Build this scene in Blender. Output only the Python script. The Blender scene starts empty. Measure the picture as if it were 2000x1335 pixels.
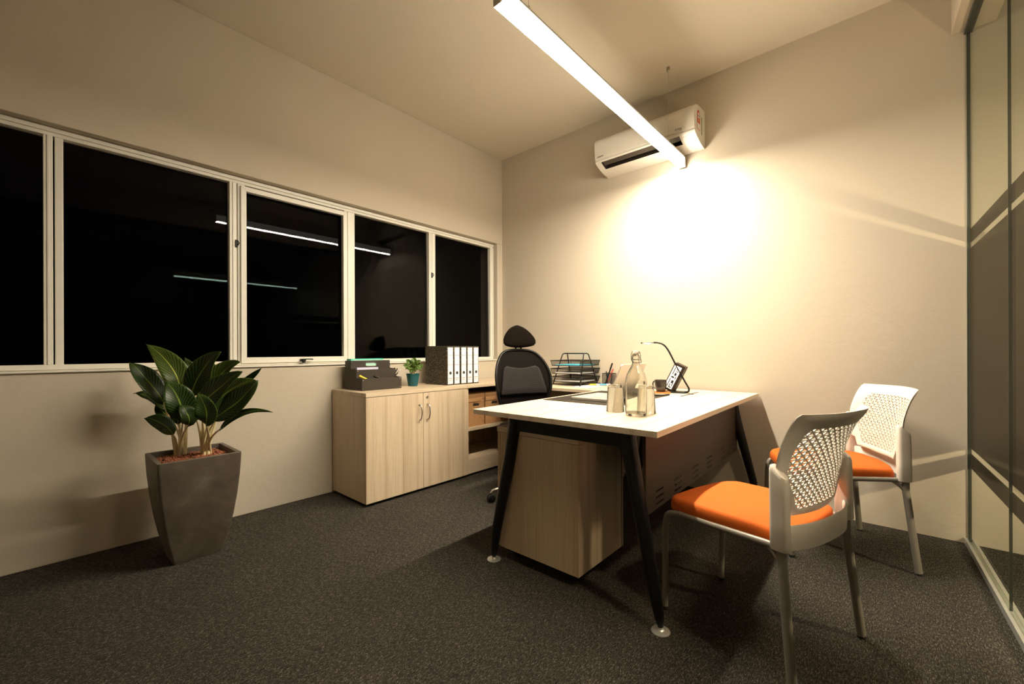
import bpy, bmesh, math, random
from mathutils import Vector, Matrix
random.seed(7)
S = bpy.context.scene
COL = S.collection
PI = math.pi

# ---------------------------------------------------------------- camera, world, lights, exposure
cam_d = bpy.data.cameras.new('camera'); cam = bpy.data.objects.new('camera', cam_d); COL.objects.link(cam)
cam_d.sensor_width = 36; cam_d.lens = 36 * 826.9 / 2000; cam_d.shift_y = 0.0085; cam_d.clip_start = 0.02
yaw, roll = 0.726, -0.0033
fw = Vector((-math.sin(yaw), math.cos(yaw), 0)); rt = Vector((math.cos(yaw), math.sin(yaw), 0)); up = Vector((0, 0, 1))
rt, up = rt * math.cos(roll) + up * math.sin(roll), up * math.cos(roll) - rt * math.sin(roll)
m = Matrix((rt, up, -fw)).transposed().to_4x4(); m.translation = Vector((3.0455, -3.2826, 1.03))
cam.matrix_world = m
S.camera = cam
w = bpy.data.worlds.new('night'); S.world = w; w.use_nodes = True
w.node_tree.nodes['Background'].inputs[0].default_value = (0.02, 0.025, 0.04, 1)
w.node_tree.nodes['Background'].inputs[1].default_value = 0.02
S.view_settings.view_transform = 'Standard'; S.view_settings.look = 'None'
S.view_settings.exposure = 0.0; S.view_settings.gamma = 1.0; S.view_settings.use_curve_mapping = False
LAMP = (1.0, 0.88, 0.69)
LAMP_STRENGTH = 470
ld = bpy.data.lights.new('corridor_lamp', 'AREA'); ld.shape = 'DISK'; ld.size = 0.07; ld.energy = 32; ld.color = (1.0, 0.80, 0.55)
lo = bpy.data.objects.new('corridor_lamp', ld); COL.objects.link(lo)
lo.location = (4.47, -1.07, 0.98); lo.rotation_euler = (Vector((-1, 0.02, 0))).to_track_quat('-Z', 'Y').to_euler()

l2 = bpy.data.lights.new('corridor_fill', 'AREA'); l2.shape = 'DISK'; l2.size = 0.3; l2.energy = 11; l2.color = (1.0, 0.80, 0.58); l2.spread = math.radians(84)  # unseen fill light, added to brighten the chair backs
lo2 = bpy.data.objects.new('corridor_fill', l2); COL.objects.link(lo2)
lo2.location = (4.15, -2.2, 2.98); lo2.rotation_euler = (Vector((-.50, .22, -1.0))).to_track_quat('-Z', 'Y').to_euler()

# ---------------------------------------------------------------- node helpers
MATS = {}
def newmat(name):
    mt = bpy.data.materials.new(name); mt.use_nodes = True
    nt = mt.node_tree; b = nt.nodes['Principled BSDF']; MATS[name] = mt
    return mt, nt, b
def node(nt, t, **kw):
    n = nt.nodes.new(t)
    for k, v in kw.items():
        if hasattr(n, k): setattr(n, k, v)
        else: n.inputs[k].default_value = v
    return n
def texco(nt, scale=(1, 1, 1), rot=(0, 0, 0), kind='Object'):
    tc = nt.nodes.new('ShaderNodeTexCoord'); mp = nt.nodes.new('ShaderNodeMapping')
    mp.inputs['Scale'].default_value = scale; mp.inputs['Rotation'].default_value = rot
    nt.links.new(tc.outputs[kind], mp.inputs['Vector']); return mp.outputs['Vector']
def noise(nt, vec, scale, detail=4, rough=.55, dist=0.0):
    n = nt.nodes.new('ShaderNodeTexNoise'); n.inputs['Scale'].default_value = scale
    n.inputs['Detail'].default_value = detail; n.inputs['Roughness'].default_value = rough; n.inputs['Distortion'].default_value = dist
    nt.links.new(vec, n.inputs['Vector']); return n.outputs['Fac']
def ramp(nt, fac, stops):
    r = nt.nodes.new('ShaderNodeValToRGB'); e = r.color_ramp.elements
    while len(e) < len(stops): e.new(0.5)
    for i, (p, c) in enumerate(stops):
        e[i].position = p; e[i].color = (*c, 1) if len(c) == 3 else c
    nt.links.new(fac, r.inputs[0]); return r.outputs[0]
def bump(nt, b, h, strength, dist=0.002):
    n = nt.nodes.new('ShaderNodeBump'); n.inputs['Strength'].default_value = strength; n.inputs['Distance'].default_value = dist
    nt.links.new(h, n.inputs['Height']); nt.links.new(n.outputs[0], b.inputs['Normal'])
def plain(name, c, rough=.5, metal=0, spec=.5, var=.06, vs=25, bmp=0, bs=300, coat=0):
    mt, nt, b = newmat(name)
    v = texco(nt); f = noise(nt, v, vs)
    lo_ = tuple(max(0, x * (1 - var)) for x in c); hi = tuple(min(1, x * (1 + var)) for x in c)
    nt.links.new(ramp(nt, f, [(.3, lo_), (.7, hi)]), b.inputs['Base Color'])
    b.inputs['Roughness'].default_value = rough; b.inputs['Metallic'].default_value = metal
    b.inputs['Specular IOR Level'].default_value = spec
    if coat: b.inputs['Coat Weight'].default_value = coat
    if bmp: bump(nt, b, noise(nt, v, bs, 2), bmp, .001)
    return mt
def wood(name, axis, light=(.67, .54, .385), dark=(.42, .29, .17), rough=.38):
    mt, nt, b = newmat(name)
    sc = [5, 5, 5]; sc[axis] = .22
    v = texco(nt, sc); f1 = noise(nt, v, 1.0, 3, .5, .2)
    sc2 = [120, 120, 120]; sc2[axis] = 3.0
    f2 = noise(nt, texco(nt, sc2), 1.0, 4, .65)
    sc3 = [5.5, 5.5, 5.5]; sc3[axis] = .28
    v3 = texco(nt, sc3)
    wv = nt.nodes.new('ShaderNodeTexWave'); wv.wave_type = 'BANDS'; wv.bands_direction = 'XXY'[axis] if axis < 2 else 'Y'
    wv.inputs['Scale'].default_value = .4; wv.inputs['Distortion'].default_value = 6; wv.inputs['Detail'].default_value = 2.5
    wv.inputs['Detail Scale'].default_value = .9
    nt.links.new(v3, wv.inputs['Vector'])
    mid = tuple((a * .72 + c * .28) for a, c in zip(light, dark))
    c1 = ramp(nt, f1, [(.30, mid), (.40, light), (.60, light), (.66, tuple(.72 * a + .28 * c for a, c in zip(light, dark))), (.72, light)])
    c2 = ramp(nt, f2, [(.35, (.86, .83, .79)), (.58, (1, 1, 1))])
    c3 = ramp(nt, wv.outputs['Fac'], [(.0, (.78, .72, .66)), (.10, (.95, .93, .91)), (.35, (1, 1, 1))])
    m1 = node(nt, 'ShaderNodeMixRGB', blend_type='MULTIPLY'); m1.inputs[0].default_value = 1
    nt.links.new(c1, m1.inputs[1]); nt.links.new(c2, m1.inputs[2])
    m2 = node(nt, 'ShaderNodeMixRGB', blend_type='MULTIPLY'); m2.inputs[0].default_value = .7
    nt.links.new(m1.outputs[0], m2.inputs[1]); nt.links.new(c3, m2.inputs[2])
    nt.links.new(m2.outputs[0], b.inputs['Base Color'])
    b.inputs['Roughness'].default_value = rough
    bump(nt, b, f2, .12, .0006)
    return mt
def emit(name, c, s):
    mt, nt, b = newmat(name); b.inputs['Base Color'].default_value = (*c, 1)
    b.inputs['Emission Color'].default_value = (*c, 1); b.inputs['Emission Strength'].default_value = s; return mt
def paint(name, c, bmp=.25):
    mt, nt, b = newmat(name); v = texco(nt)
    f = noise(nt, v, 1.3, 5, .6)
    nt.links.new(ramp(nt, f, [(.3, tuple(x * .96 for x in c)), (.7, c)]), b.inputs['Base Color'])
    b.inputs['Roughness'].default_value = .82; b.inputs['Specular IOR Level'].default_value = .2
    f2 = noise(nt, v, 9, 6, .62, .4); f3 = noise(nt, v, 110, 3, .6)
    a = node(nt, 'ShaderNodeMath', operation='MULTIPLY_ADD'); nt.links.new(f3, a.inputs[0]); a.inputs[1].default_value = .16
    nt.links.new(f2, a.inputs[2]); bump(nt, b, a.outputs[0], bmp, .012)
    return mt
def schlick(nt, r0):
    l = nt.nodes.new('ShaderNodeLayerWeight'); l.inputs[0].default_value = .5
    p = node(nt, 'ShaderNodeMath', operation='POWER'); nt.links.new(l.outputs['Facing'], p.inputs[0]); p.inputs[1].default_value = 5
    s = node(nt, 'ShaderNodeMath', operation='MULTIPLY_ADD'); nt.links.new(p.outputs[0], s.inputs[0]); s.inputs[1].default_value = min(1, r0 * 18); s.inputs[2].default_value = r0
    return s
def glassy(name, tint=(1, 1, 1), refl=.03, rough=0.0):
    mt = bpy.data.materials.new(name); mt.use_nodes = True; nt = mt.node_tree; nt.nodes.clear()
    o = nt.nodes.new('ShaderNodeOutputMaterial'); t = nt.nodes.new('ShaderNodeBsdfTransparent'); g = nt.nodes.new('ShaderNodeBsdfGlossy')
    t.inputs[0].default_value = (*tint, 1); g.inputs['Roughness'].default_value = rough
    s = schlick(nt, refl)
    mx = nt.nodes.new('ShaderNodeMixShader'); nt.links.new(s.outputs[0], mx.inputs[0]); nt.links.new(t.outputs[0], mx.inputs[1]); nt.links.new(g.outputs[0], mx.inputs[2])
    nt.links.new(mx.outputs[0], o.inputs[0]); MATS[name] = mt; return mt

paint('wall_paint', (.565, .498, .398), .22); paint('ceiling_paint', (.67, .605, .50), .06); paint('outer_paint', (.55, .52, .47), .1)
plain('window_white', (.78, .745, .66), .42, var=.03, vs=6)
glassy('window_glass', (.55, .55, .55), .011)
glassy('partition_glass', (.92, .93, .88), .010)
# grey film on the partition, slightly see-through
mt = bpy.data.materials.new('film'); mt.use_nodes = True; nt = mt.node_tree; nt.nodes.clear()
o = nt.nodes.new('ShaderNodeOutputMaterial'); t = nt.nodes.new('ShaderNodeBsdfTransparent'); t.inputs[0].default_value = (.62, .60, .56, 1)
d = nt.nodes.new('ShaderNodeBsdfDiffuse'); fc = ramp(nt, noise(nt, texco(nt), 3), [(.3, (.042, .033, .025)), (.7, (.048, .038, .029))]); nt.links.new(fc, d.inputs[0])
mx = nt.nodes.new('ShaderNodeMixShader'); mx.inputs[0].default_value = .90; nt.links.new(t.outputs[0], mx.inputs[1]); nt.links.new(d.outputs[0], mx.inputs[2])
nt.links.new(mx.outputs[0], o.inputs[0]); MATS['film'] = mt
# carpet: loop pile with stretched flecks
def carpet(name, rz):
    mt, nt, b = newmat(name)
    v = texco(nt, (1, .38, 1), (0, 0, rz)); f = noise(nt, v, 540, 3, .7)
    v2 = texco(nt, (1, .25, 1), (0, 0, rz + .5)); f2 = noise(nt, v2, 250, 4, .75, .6)
    f3 = noise(nt, texco(nt), 3.0, 4, .6)
    a = node(nt, 'ShaderNodeMath', operation='MULTIPLY'); nt.links.new(f, a.inputs[0]); nt.links.new(f2, a.inputs[1])
    c = ramp(nt, a.outputs[0], [(.14, (.006, .005, .004)), (.235, (.034, .029, .023)), (.31, (.10, .088, .070)), (.42, (.50, .45, .37))])
    c3 = ramp(nt, f3, [(.3, (.86, .86, .86)), (.7, (1.1, 1.1, 1.1))])
    mm = node(nt, 'ShaderNodeMixRGB', blend_type='MULTIPLY'); mm.inputs[0].default_value = 1
    nt.links.new(c, mm.inputs[1]); nt.links.new(c3, mm.inputs[2]); nt.links.new(mm.outputs[0], b.inputs['Base Color'])
    b.inputs['Roughness'].default_value = .95; b.inputs['Specular IOR Level'].default_value = .15
    bump(nt, b, a.outputs[0], 1.0, .012)
    return mt
carpet('carpet_a', .35); carpet('carpet_b', .35 + PI / 2)
wood('wood_z', 2); wood('wood_y', 1); wood('wood_x', 0)
wood('wood_top', 1, (.78, .67, .52), (.52, .38, .24), .33)
plain('black_metal', (.005, .0046, .0042), .45, .0, .3)
plain('black_plastic', (.006, .0055, .005), .45, spec=.3)
plain('plinth_black', (.010, .010, .010), .7)
plain('dark_fabric', (.006, .0038, .0025), .9, spec=.05, bmp=.3)
plain('chrome', (.62, .60, .56), .22, 1.0)
plain('satin_nickel', (.50, .47, .42), .34, 1.0)
plain('aluminium', (.72, .73, .70), .35, .8)
plain('white_plastic', (.86, .80, .71), .38, var=.02)
plain('ac_white', (.74, .70, .62), .35, var=.02)
plain('lamp_body', (.82, .80, .76), .4, var=.02)
plain('grey_paint_metal', (.27, .245, .205), .36, .3)
plain('rubber', (.012, .012, .012), .6)
plain('orange_fabric', (.60, .125, .017), .85, spec=.2, var=.10, vs=320, bmp=.35, bs=500)
plain('cardboard_brown', (.42, .22, .09), .75, bmp=.1)
plain('cardboard_dark', (.26, .13, .05), .8)  # thread and print brown, also painted shade on the archive box lids
plain('charcoal_board', (.036, .026, .018), .62, bmp=.25, bs=260)
plain('pot_teal', (.004, .085, .10), .45)
plain('paper', (.86, .85, .84), .7, var=.02)
plain('paper_lilac', (.66, .64, .80), .7)
plain('teal_folder', (.10, .60, .45), .45)
plain('clear_green', (.45, .75, .62), .3)
plain('folder_blue', (.05, .42, .60), .5)
plain('yellow', (.85, .62, .03), .5)
plain('red', (.45, .03, .02), .5)
plain('marker_blue', (.10, .42, .62), .45)
plain('desk_mat', (.024, .019, .013), .7, spec=.2, bmp=.2)
plain('laptop_silver', (.60, .56, .50), .38, .55)
plain('laptop_keys', (.42, .38, .33), .5)
plain('mug_black', (.030, .022, .016), .16, coat=.3)
plain('coaster_orange', (.50, .17, .03), .55)
plain('modesty_metal', (.062, .040, .026), .45, .1, spec=.3, var=.03)
plain('slot_dark', (.02, .012, .008), .9)
plain('clay', (.27, .092, .044), .9, var=.35, vs=90, bmp=.4)
plain('soil', (.04, .02, .012), 1)
plain('petiole', (.72, .62, .36), .5, var=.12, vs=30)
plain('see_through_grey', (.055, .053, .055), .7)
plain('screen_black', (.03, .03, .03), .3)
plain('sticker_red', (.50, .03, .03), .5); plain('sticker_green', (.10, .20, .12), .5)
plain('seal_dark', (.05, .055, .045), .35)
plain('seal_light', (.22, .22, .17), .3)
plain('sign_brown', (.026, .015, .008), .5, spec=.25)
emit('led_panel', LAMP, LAMP_STRENGTH)
emit('housing_glow', (1.0, .93, .80), 1.7)
emit('led_cool', (.66, .92, .84), 30)
emit('desk_led', (1, .93, .78), 14)
emit('sign_glow', (1, .95, .85), .75)
emit('green_led', (.3, 1, .3), 1.0)
# striped mesh of the task chair
mt, nt, b = newmat('chair_mesh'); v = texco(nt, (1, 1, 1)); wv = nt.nodes.new('ShaderNodeTexWave'); wv.bands_direction = 'Z'
wv.inputs['Scale'].default_value = 55; wv.inputs['Distortion'].default_value = 1.2; nt.links.new(v, wv.inputs['Vector'])
nt.links.new(ramp(nt, wv.outputs['Fac'], [(.2, (.003, .0024, .0018)), (.9, (.008, .006, .0045))]), b.inputs['Base Color']); b.inputs['Roughness'].default_value = .75; b.inputs['Specular IOR Level'].default_value = .08
mt, nt, b = newmat('see_through_mesh'); v = texco(nt, (1, 1, 1)); wv = nt.nodes.new('ShaderNodeTexWave'); wv.bands_direction = 'Z'  # lighter colour paints in the bright wall showing through the chair mesh
wv.inputs['Scale'].default_value = 42; wv.inputs['Distortion'].default_value = 2.5; wv.inputs['Detail'].default_value = 3; nt.links.new(v, wv.inputs['Vector'])
nt.links.new(ramp(nt, wv.outputs['Fac'], [(.2, (.010, .0085, .008)), (.9, (.042, .037, .036))]), b.inputs['Base Color']); b.inputs['Roughness'].default_value = .8; b.inputs['Specular IOR Level'].default_value = .08
# concrete planter
mt, nt, b = newmat('concrete'); v = texco(nt); f = noise(nt, v, 7, 6, .62, .5); f2 = noise(nt, v, 38, 5, .7)
c1 = ramp(nt, f, [(.30, (.062, .047, .034)), (.55, (.100, .080, .060)), (.74, (.165, .138, .107))]); c2 = ramp(nt, f2, [(.25, (.62, .62, .62)), (.45, (1, 1, 1))])
mm = node(nt, 'ShaderNodeMixRGB', blend_type='MULTIPLY'); mm.inputs[0].default_value = .55; nt.links.new(c1, mm.inputs[1]); nt.links.new(c2, mm.inputs[2])
nt.links.new(mm.outputs[0], b.inputs['Base Color']); b.inputs['Roughness'].default_value = .5; bump(nt, b, f2, .2, .002)
# marbled binder board
mt, nt, b = newmat('marble_board'); v = texco(nt); f = noise(nt, v, 130, 4, .8, .8)
nt.links.new(ramp(nt, f, [(.44, (.018, .013, .007)), (.55, (.040, .032, .018)), (.60, (.36, .31, .20))]), b.inputs['Base Color']); b.inputs['Roughness'].default_value = .6
mt = bpy.data.materials.new('fine_mesh'); mt.use_nodes = True; nt = mt.node_tree; nt.nodes.clear()
o = nt.nodes.new('ShaderNodeOutputMaterial'); t = nt.nodes.new('ShaderNodeBsdfTransparent'); d = nt.nodes.new('ShaderNodeBsdfDiffuse')
nt.links.new(ramp(nt, noise(nt, texco(nt), 60), [(.3, (.016, .014, .012)), (.7, (.02, .018, .015))]), d.inputs[0])
mx = nt.nodes.new('ShaderNodeMixShader'); mx.inputs[0].default_value = .55; nt.links.new(t.outputs[0], mx.inputs[1]); nt.links.new(d.outputs[0], mx.inputs[2])
nt.links.new(mx.outputs[0], o.inputs[0]); MATS['fine_mesh'] = mt
# veined leaf, uses UV (u across 0..1, v along 0..1)
def leafmat(name, base, vein, k=26):
    mt, nt, b = newmat(name)
    uv = nt.nodes.new('ShaderNodeTexCoord'); sp = nt.nodes.new('ShaderNodeSeparateXYZ'); nt.links.new(uv.outputs['UV'], sp.inputs[0])
    def mth(op, a, c=None, cc=None):
        n = node(nt, 'ShaderNodeMath', operation=op)
        for i, q in enumerate((a, c, cc)):
            if q is None: continue
            if isinstance(q, (int, float)): n.inputs[i].default_value = q
            else: nt.links.new(q, n.inputs[i])
        return n.outputs[0]
    u = mth('ABSOLUTE', mth('SUBTRACT', sp.outputs[0], .5))
    ph = mth('SUBTRACT', sp.outputs[1], mth('MULTIPLY', mth('POWER', u, .6), .62))
    jit = mth('MULTIPLY', noise(nt, texco(nt), 30, 2), .05)
    st = mth('SINE', mth('MULTIPLY', mth('ADD', ph, jit), k * PI))
    st = mth('GREATER_THAN', st, .86)
    st = mth('MULTIPLY', st, mth('LESS_THAN', u, .46))
    mid = mth('LESS_THAN', u, mth('ADD', .008, mth('MULTIPLY', mth('SUBTRACT', 1, sp.outputs[1]), .022)))
    f = mth('MAXIMUM', mth('MULTIPLY', st, .36), mid)
    edge = mth('MULTIPLY', mth('GREATER_THAN', u, .488), .6)
    f = mth('MAXIMUM', f, edge)
    bc = ramp(nt, noise(nt, texco(nt), 16, 4), [(.35, tuple(x * .6 for x in base)), (.7, base)])
    mx = node(nt, 'ShaderNodeMixRGB'); nt.links.new(f, mx.inputs[0]); nt.links.new(bc, mx.inputs[1]); mx.inputs[2].default_value = (*vein, 1)
    nt.links.new(mx.outputs[0], b.inputs['Base Color']); b.inputs['Roughness'].default_value = .40; b.inputs['Specular IOR Level'].default_value = .28
    return mt
leafmat('leaf_dark', (.009, .028, .005), (.22, .30, .04))
leafmat('leaf_mid', (.030, .060, .007), (.34, .38, .07))
leafmat('leaf_small', (.060, .130, .015), (.30, .40, .08), 10)

# ---------------------------------------------------------------- geometry helpers
class MB:
    def __init__(s): s.v = []; s.f = []; s.uv = {}
    def add(s, v, f):
        o = len(s.v); s.v += [tuple(q) for q in v]; s.f += [tuple(i + o for i in q) for q in f]; return s
    def box(s, x0, x1, y0, y1, z0, z1):
        v = [(x, y, z) for z in (z0, z1) for y in (y0, y1) for x in (x0, x1)]
        return s.add(v, [(0, 2, 3, 1), (4, 5, 7, 6), (0, 1, 5, 4), (2, 6, 7, 3), (0, 4, 6, 2), (1, 3, 7, 5)])
    def prism(s, poly, a0, a1, axis='z', caps=True):
        n = len(poly)
        def P(p, a): return {'z': (p[0], p[1], a), 'x': (a, p[0], p[1]), 'y': (p[0], a, p[1])}[axis]
        v = [P(p, a0) for p in poly] + [P(p, a1) for p in poly]
        f = [(i, (i + 1) % n, n + (i + 1) % n, n + i) for i in range(n)]
        if caps: f += [tuple(range(n))[::-1], tuple(range(n, 2 * n))]
        return s.add(v, f)
    def tube(s, pts, r, n=12, caps=True, flat=1.0):
        pts = [Vector(p) for p in pts]; k = len(pts)
        rs = r if isinstance(r, (list, tuple)) else [r] * k
        v = []; ref = None
        for i, p in enumerate(pts):
            t = (pts[min(i + 1, k - 1)] - pts[max(i - 1, 0)]).normalized()
            if ref is None: ref = Vector((0, 0, 1)) if abs(t.z) < .8 else Vector((1, 0, 0))
            a = (ref - t * ref.dot(t)).normalized(); ref = a; b_ = t.cross(a)
            for j in range(n):
                an = 2 * PI * j / n; v.append(p + a * math.cos(an) * rs[i] + b_ * math.sin(an) * rs[i] * flat)
        f = [(i * n + j, i * n + (j + 1) % n, (i + 1) * n + (j + 1) % n, (i + 1) * n + j) for i in range(k - 1) for j in range(n)]
        if caps: f += [tuple(range(n))[::-1], tuple(range((k - 1) * n, k * n))]
        return s.add(v, f)
    def lathe(s, prof, n=32, c=(0, 0, 0), closed=False):
        v = []; f = []; k = len(prof)
        for (r, z) in prof:
            for j in range(n):
                an = 2 * PI * j / n; v.append((c[0] + r * math.cos(an), c[1] + r * math.sin(an), c[2] + z))
        rng = range(k) if closed else range(k - 1)
        for i in rng:
            i2 = (i + 1) % k
            for j in range(n): f.append((i * n + j, i * n + (j + 1) % n, i2 * n + (j + 1) % n, i2 * n + j))
        if not closed:
            if prof[0][0] > 1e-5: f.append(tuple(range(n))[::-1])
            if prof[-1][0] > 1e-5: f.append(tuple(range((k - 1) * n, k * n)))
        return s.add(v, f)
    def ball(s, c, r, n=12, sq=(1, 1, 1)):
        prof = [(max(math.sin(PI * i / n), 1e-6), -math.cos(PI * i / n)) for i in range(n + 1)]
        o = MB(); o.lathe(prof, n * 2)
        return s.add([(c[0] + x * r * sq[0], c[1] + y * r * sq[1], c[2] + z * r * sq[2]) for x, y, z in o.v], o.f)
    def xf(s, mat, start=0):
        s.v = s.v[:start] + [tuple(mat @ Vector(q)) for q in s.v[start:]]; return s
    def build(s, name, mat, parent=None, label=None, smooth=None, bevel=0, seg=2, uv=None, loc=None):
        me = bpy.data.meshes.new(name); me.from_pydata(s.v, [], s.f); me.validate()
        bm = bmesh.new(); bm.from_mesh(me)
        bmesh.ops.remove_doubles(bm, verts=bm.verts, dist=1e-6) if smooth else None
        bmesh.ops.recalc_face_normals(bm, faces=bm.faces); bm.to_mesh(me); bm.free()
        me.materials.append(MATS[mat])
        if uv:
            l = me.uv_layers.new(name='UVMap')
            for lp in me.loops: l.data[lp.index].uv = uv[lp.vertex_index]
        if smooth is not None:
            me.shade_smooth()
            try: me.set_sharp_from_angle(angle=math.radians(smooth))
            except Exception: pass
        ob = bpy.data.objects.new(name, me); COL.objects.link(ob)
        if parent: ob.parent = parent
        if loc: ob.location = loc
        if label: ob['label'] = label
        if bevel:
            md = ob.modifiers.new('bevel', 'BEVEL'); md.width = bevel; md.segments = seg; md.limit_method = 'ANGLE'; md.angle_limit = math.radians(40)
        return ob
def thing(name, label, cat, loc=(0, 0, 0), rz=0, group=None):
    o = bpy.data.objects.new(name, None); COL.objects.link(o); o.empty_display_size = .05
    o.location = loc; o.rotation_euler = (0, 0, rz); o['label'] = label; o['category'] = cat
    if group: o['group'] = group
    return o
def tag(o, label, cat, group=None):
    o['label'] = label; o['category'] = cat
    if group: o['group'] = group
    return o
def struct(o): o['kind'] = 'structure'; return o
def sempty(name, loc=(0, 0, 0), rz=0):
    o = bpy.data.objects.new(name, None); COL.objects.link(o); o.location = loc; o.rotation_euler = (0, 0, rz); o['kind'] = 'structure'; return o
def dup(o, parent=None):
    c = o.copy(); COL.objects.link(c); c.parent = parent
    for ch in list(o.children): dup(ch, c)
    return c
def rrect(w, h, r, n=5, cx=0, cy=0):
    p = []
    for sx, sy, a0 in ((1, 1, 0), (-1, 1, 90), (-1, -1, 180), (1, -1, 270)):
        for i in range(n + 1):
            a = math.radians(a0 + 90 * i / n); p.append((cx + sx * (w / 2 - r) + r * math.cos(a), cy + sy * (h / 2 - r) + r * math.sin(a)))
    return p
def spline(pts, n=8):
    pts = [Vector(p) for p in pts]; out = []
    for i in range(len(pts) - 1):
        p0 = pts[max(i - 1, 0)]; p1 = pts[i]; p2 = pts[i + 1]; p3 = pts[min(i + 2, len(pts) - 1)]
        for k in range(n):
            t = k / n
            out.append(.5 * ((2 * p1) + (-p0 + p2) * t + (2 * p0 - 5 * p1 + 4 * p2 - p3) * t * t + (-p0 + 3 * p1 - 3 * p2 + p3) * t ** 3))
    out.append(pts[-1]); return out
def interp(tab, z):
    if z <= tab[0][0]: return tab[0][1]
    for (a, b), (c, d) in zip(tab, tab[1:]):
        if z <= c: return b + (d - b) * (z - a) / (c - a)
    return tab[-1][1]
def text(name, s, size, mat, parent, loc, rot, ext=.0004, align='LEFT'):
    cu = bpy.data.curves.new(name, 'FONT'); cu.body = s; cu.size = size; cu.extrude = ext; cu.align_x = align
    tmp = bpy.data.objects.new('t', cu); COL.objects.link(tmp)
    dg = bpy.context.evaluated_depsgraph_get(); me = bpy.data.meshes.new_from_object(tmp.evaluated_get(dg))
    bpy.data.objects.remove(tmp); me.materials.clear(); me.materials.append(MATS[mat])
    o = bpy.data.objects.new(name, me); COL.objects.link(o); o.parent = parent; o.location = loc; o.rotation_euler = rot; return o

# ================================================================ ROOM SHELL
HC = 3.0384; YF = -4.7; GA = .0393; XG = 3.3667; XR = 8.2
def gx(y): return XG - GA * y
MB().box(-.25, XR + .2, YF - .2, .2, -.12, -.006).build('floor', 'plinth_black')
floor = struct(bpy.data.objects['floor'])
TS = .5; tiles = {}
tm = MB().prism(rrect(TS - .0003, TS - .0003, .001, 1), -.006, 0, 'z')
ix = 0
for i in range(-3, 14):
    for j in range(-10, 1):
        x = 1.06 + TS * i + TS / 2 - .002; y = -.245 + TS * j + TS / 2
        x0, x1, y0, y1 = max(x - TS / 2, 0), min(x + TS / 2, XR), max(y - TS / 2, YF), min(y + TS / 2, 0)
        if x1 - x0 < .02 or y1 - y0 < .02: continue
        if x > 4.4 and y < -3.0: continue
        k = 'ab'[(i + j) % 2]; full = (x1 - x0 > TS - .001 and y1 - y0 > TS - .001)
        if full:
            if k not in tiles: tiles[k] = tm.build('carpet_tile', 'carpet_' + k, floor, loc=(x, y, 0)); continue
            c = tiles[k].copy(); COL.objects.link(c); c.parent = floor; c.location = (x, y, 0)
        else:
            MB().box(x0 - x + .00015, x1 - x - .00015, y0 - y + .00015, y1 - y - .00015, -.006, 0).build('carpet_tile', 'carpet_' + k, floor, loc=(x, y, 0))
struct(MB().box(-.25, XR + .2, YF - .2, .2, HC, HC + .15).build('ceiling', 'ceiling_paint'))
struct(MB().box(-.25, XR + .2, 0, .2, 0, HC).build('wall_back', 'wall_paint'))
ZT, ZB, YR, YL = 2.148, .940, -.08, -4.45
wl = MB(); wl.box(-.25, 0, YF, 0, 0, ZB); wl.box(-.25, 0, YF, 0, ZT, HC); wl.box(-.25, 0, YR, 0, ZB, ZT); wl.box(-.25, 0, YF, YL, ZB, ZT)
struct(wl.build('wall_left', 'wall_paint', bevel=.004))
struct(MB().box(-.25, XR + .2, YF - .2, YF, 0, HC).build('wall_front', 'wall_paint'))
struct(MB().box(XR, XR + .2, YF, 0, 0, HC).build('wall_right', 'outer_paint'))
# sill nosing under the window
struct(MB().box(-.055, .012, YL, YR + .003, .930, .9405).build('trim_1', 'window_white', bevel=.003))

# window in the left wall
W1 = sempty('window_1', (-.06, 0, 0))
def bar(name, y0, y1, z0, z1, x0=-.05, x1=0.0, parent=W1, bev=.003, mat='window_white'):
    return MB().box(x0, x1, y0, y1, z0, z1).build(name, mat, parent, bevel=bev)
bar('window_rail', YL, YR, ZB + .001, .968); bar('window_rail', YL, YR, 2.104, ZT - .001)
bar('window_rail', YL, YR, 2.122, ZT - .002, .0, .008)
bar('window_post', YR - .042, YR - .001, .968, 2.104); bar('window_post', YR - .018, YR - .002, .968, 2.104, 0, .008)
for (a, b, c, d) in ((-3.255, -3.222, -3.216, -3.186), (-2.466, -2.426, -2.420, -2.378), (-1.712, -1.688, -1.682, -1.625), (-.912, -.880, -.875, -.838)):
    bar('mullion', a, b, .966, 2.106); bar('mullion', c, d, .966, 2.106, -.05, -.003)
    bar('mullion_rib', (a + b) / 2 - .004, (a + b) / 2 + .006, .968, 2.104, 0, .004, bev=.0015)
for (y0, y1) in ((YL, -3.255), (-3.186, -2.466), (-2.378, -1.712), (-1.625, -.912), (-.838, -.122)):
    pn_ = MB().box(-.003, .003, y0 - .004, y1 + .004, -.570, .570).build('pane', 'window_glass', W1, loc=(-.031, 0, 1.536)); pn_.rotation_euler = (0, -.0137, 0)
# opening sash with mitred frame
sash = bpy.data.objects.new('sash', None); COL.objects.link(sash); sash.parent = W1; sash.location = (.006, 0, 0)
sf = MB(); a0, a1, b0, b1 = -2.405, -1.692, .955, 2.094; t = .031
for q in (((a0, b0), (a1, b0), (a1 - t, b0 + t + .006), (a0 + t, b0 + t + .006)), ((a0, b1), (a1, b1), (a1 - t, b1 - t), (a0 + t, b1 - t)),
          ((a0, b0), (a0 + t, b0 + t + .006), (a0 + t, b1 - t), (a0, b1)), ((a1, b0), (a1 - t, b0 + t + .006), (a1 - t, b1 - t), (a1, b1))):
    MB().prism(list(q), -.03, .004, 'x').build('sash_frame', 'window_white', sash, bevel=.0012)
h = MB(); h.box(.004, .022, -2.045, -2.010, .962, .978); h.box(.012, .030, -2.034, -2.018, .950, .976); h.tube([(.026, -2.03, .974), (.030, -2.0, .976), (.030, -1.965, .974)], .0042, 8)
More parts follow.
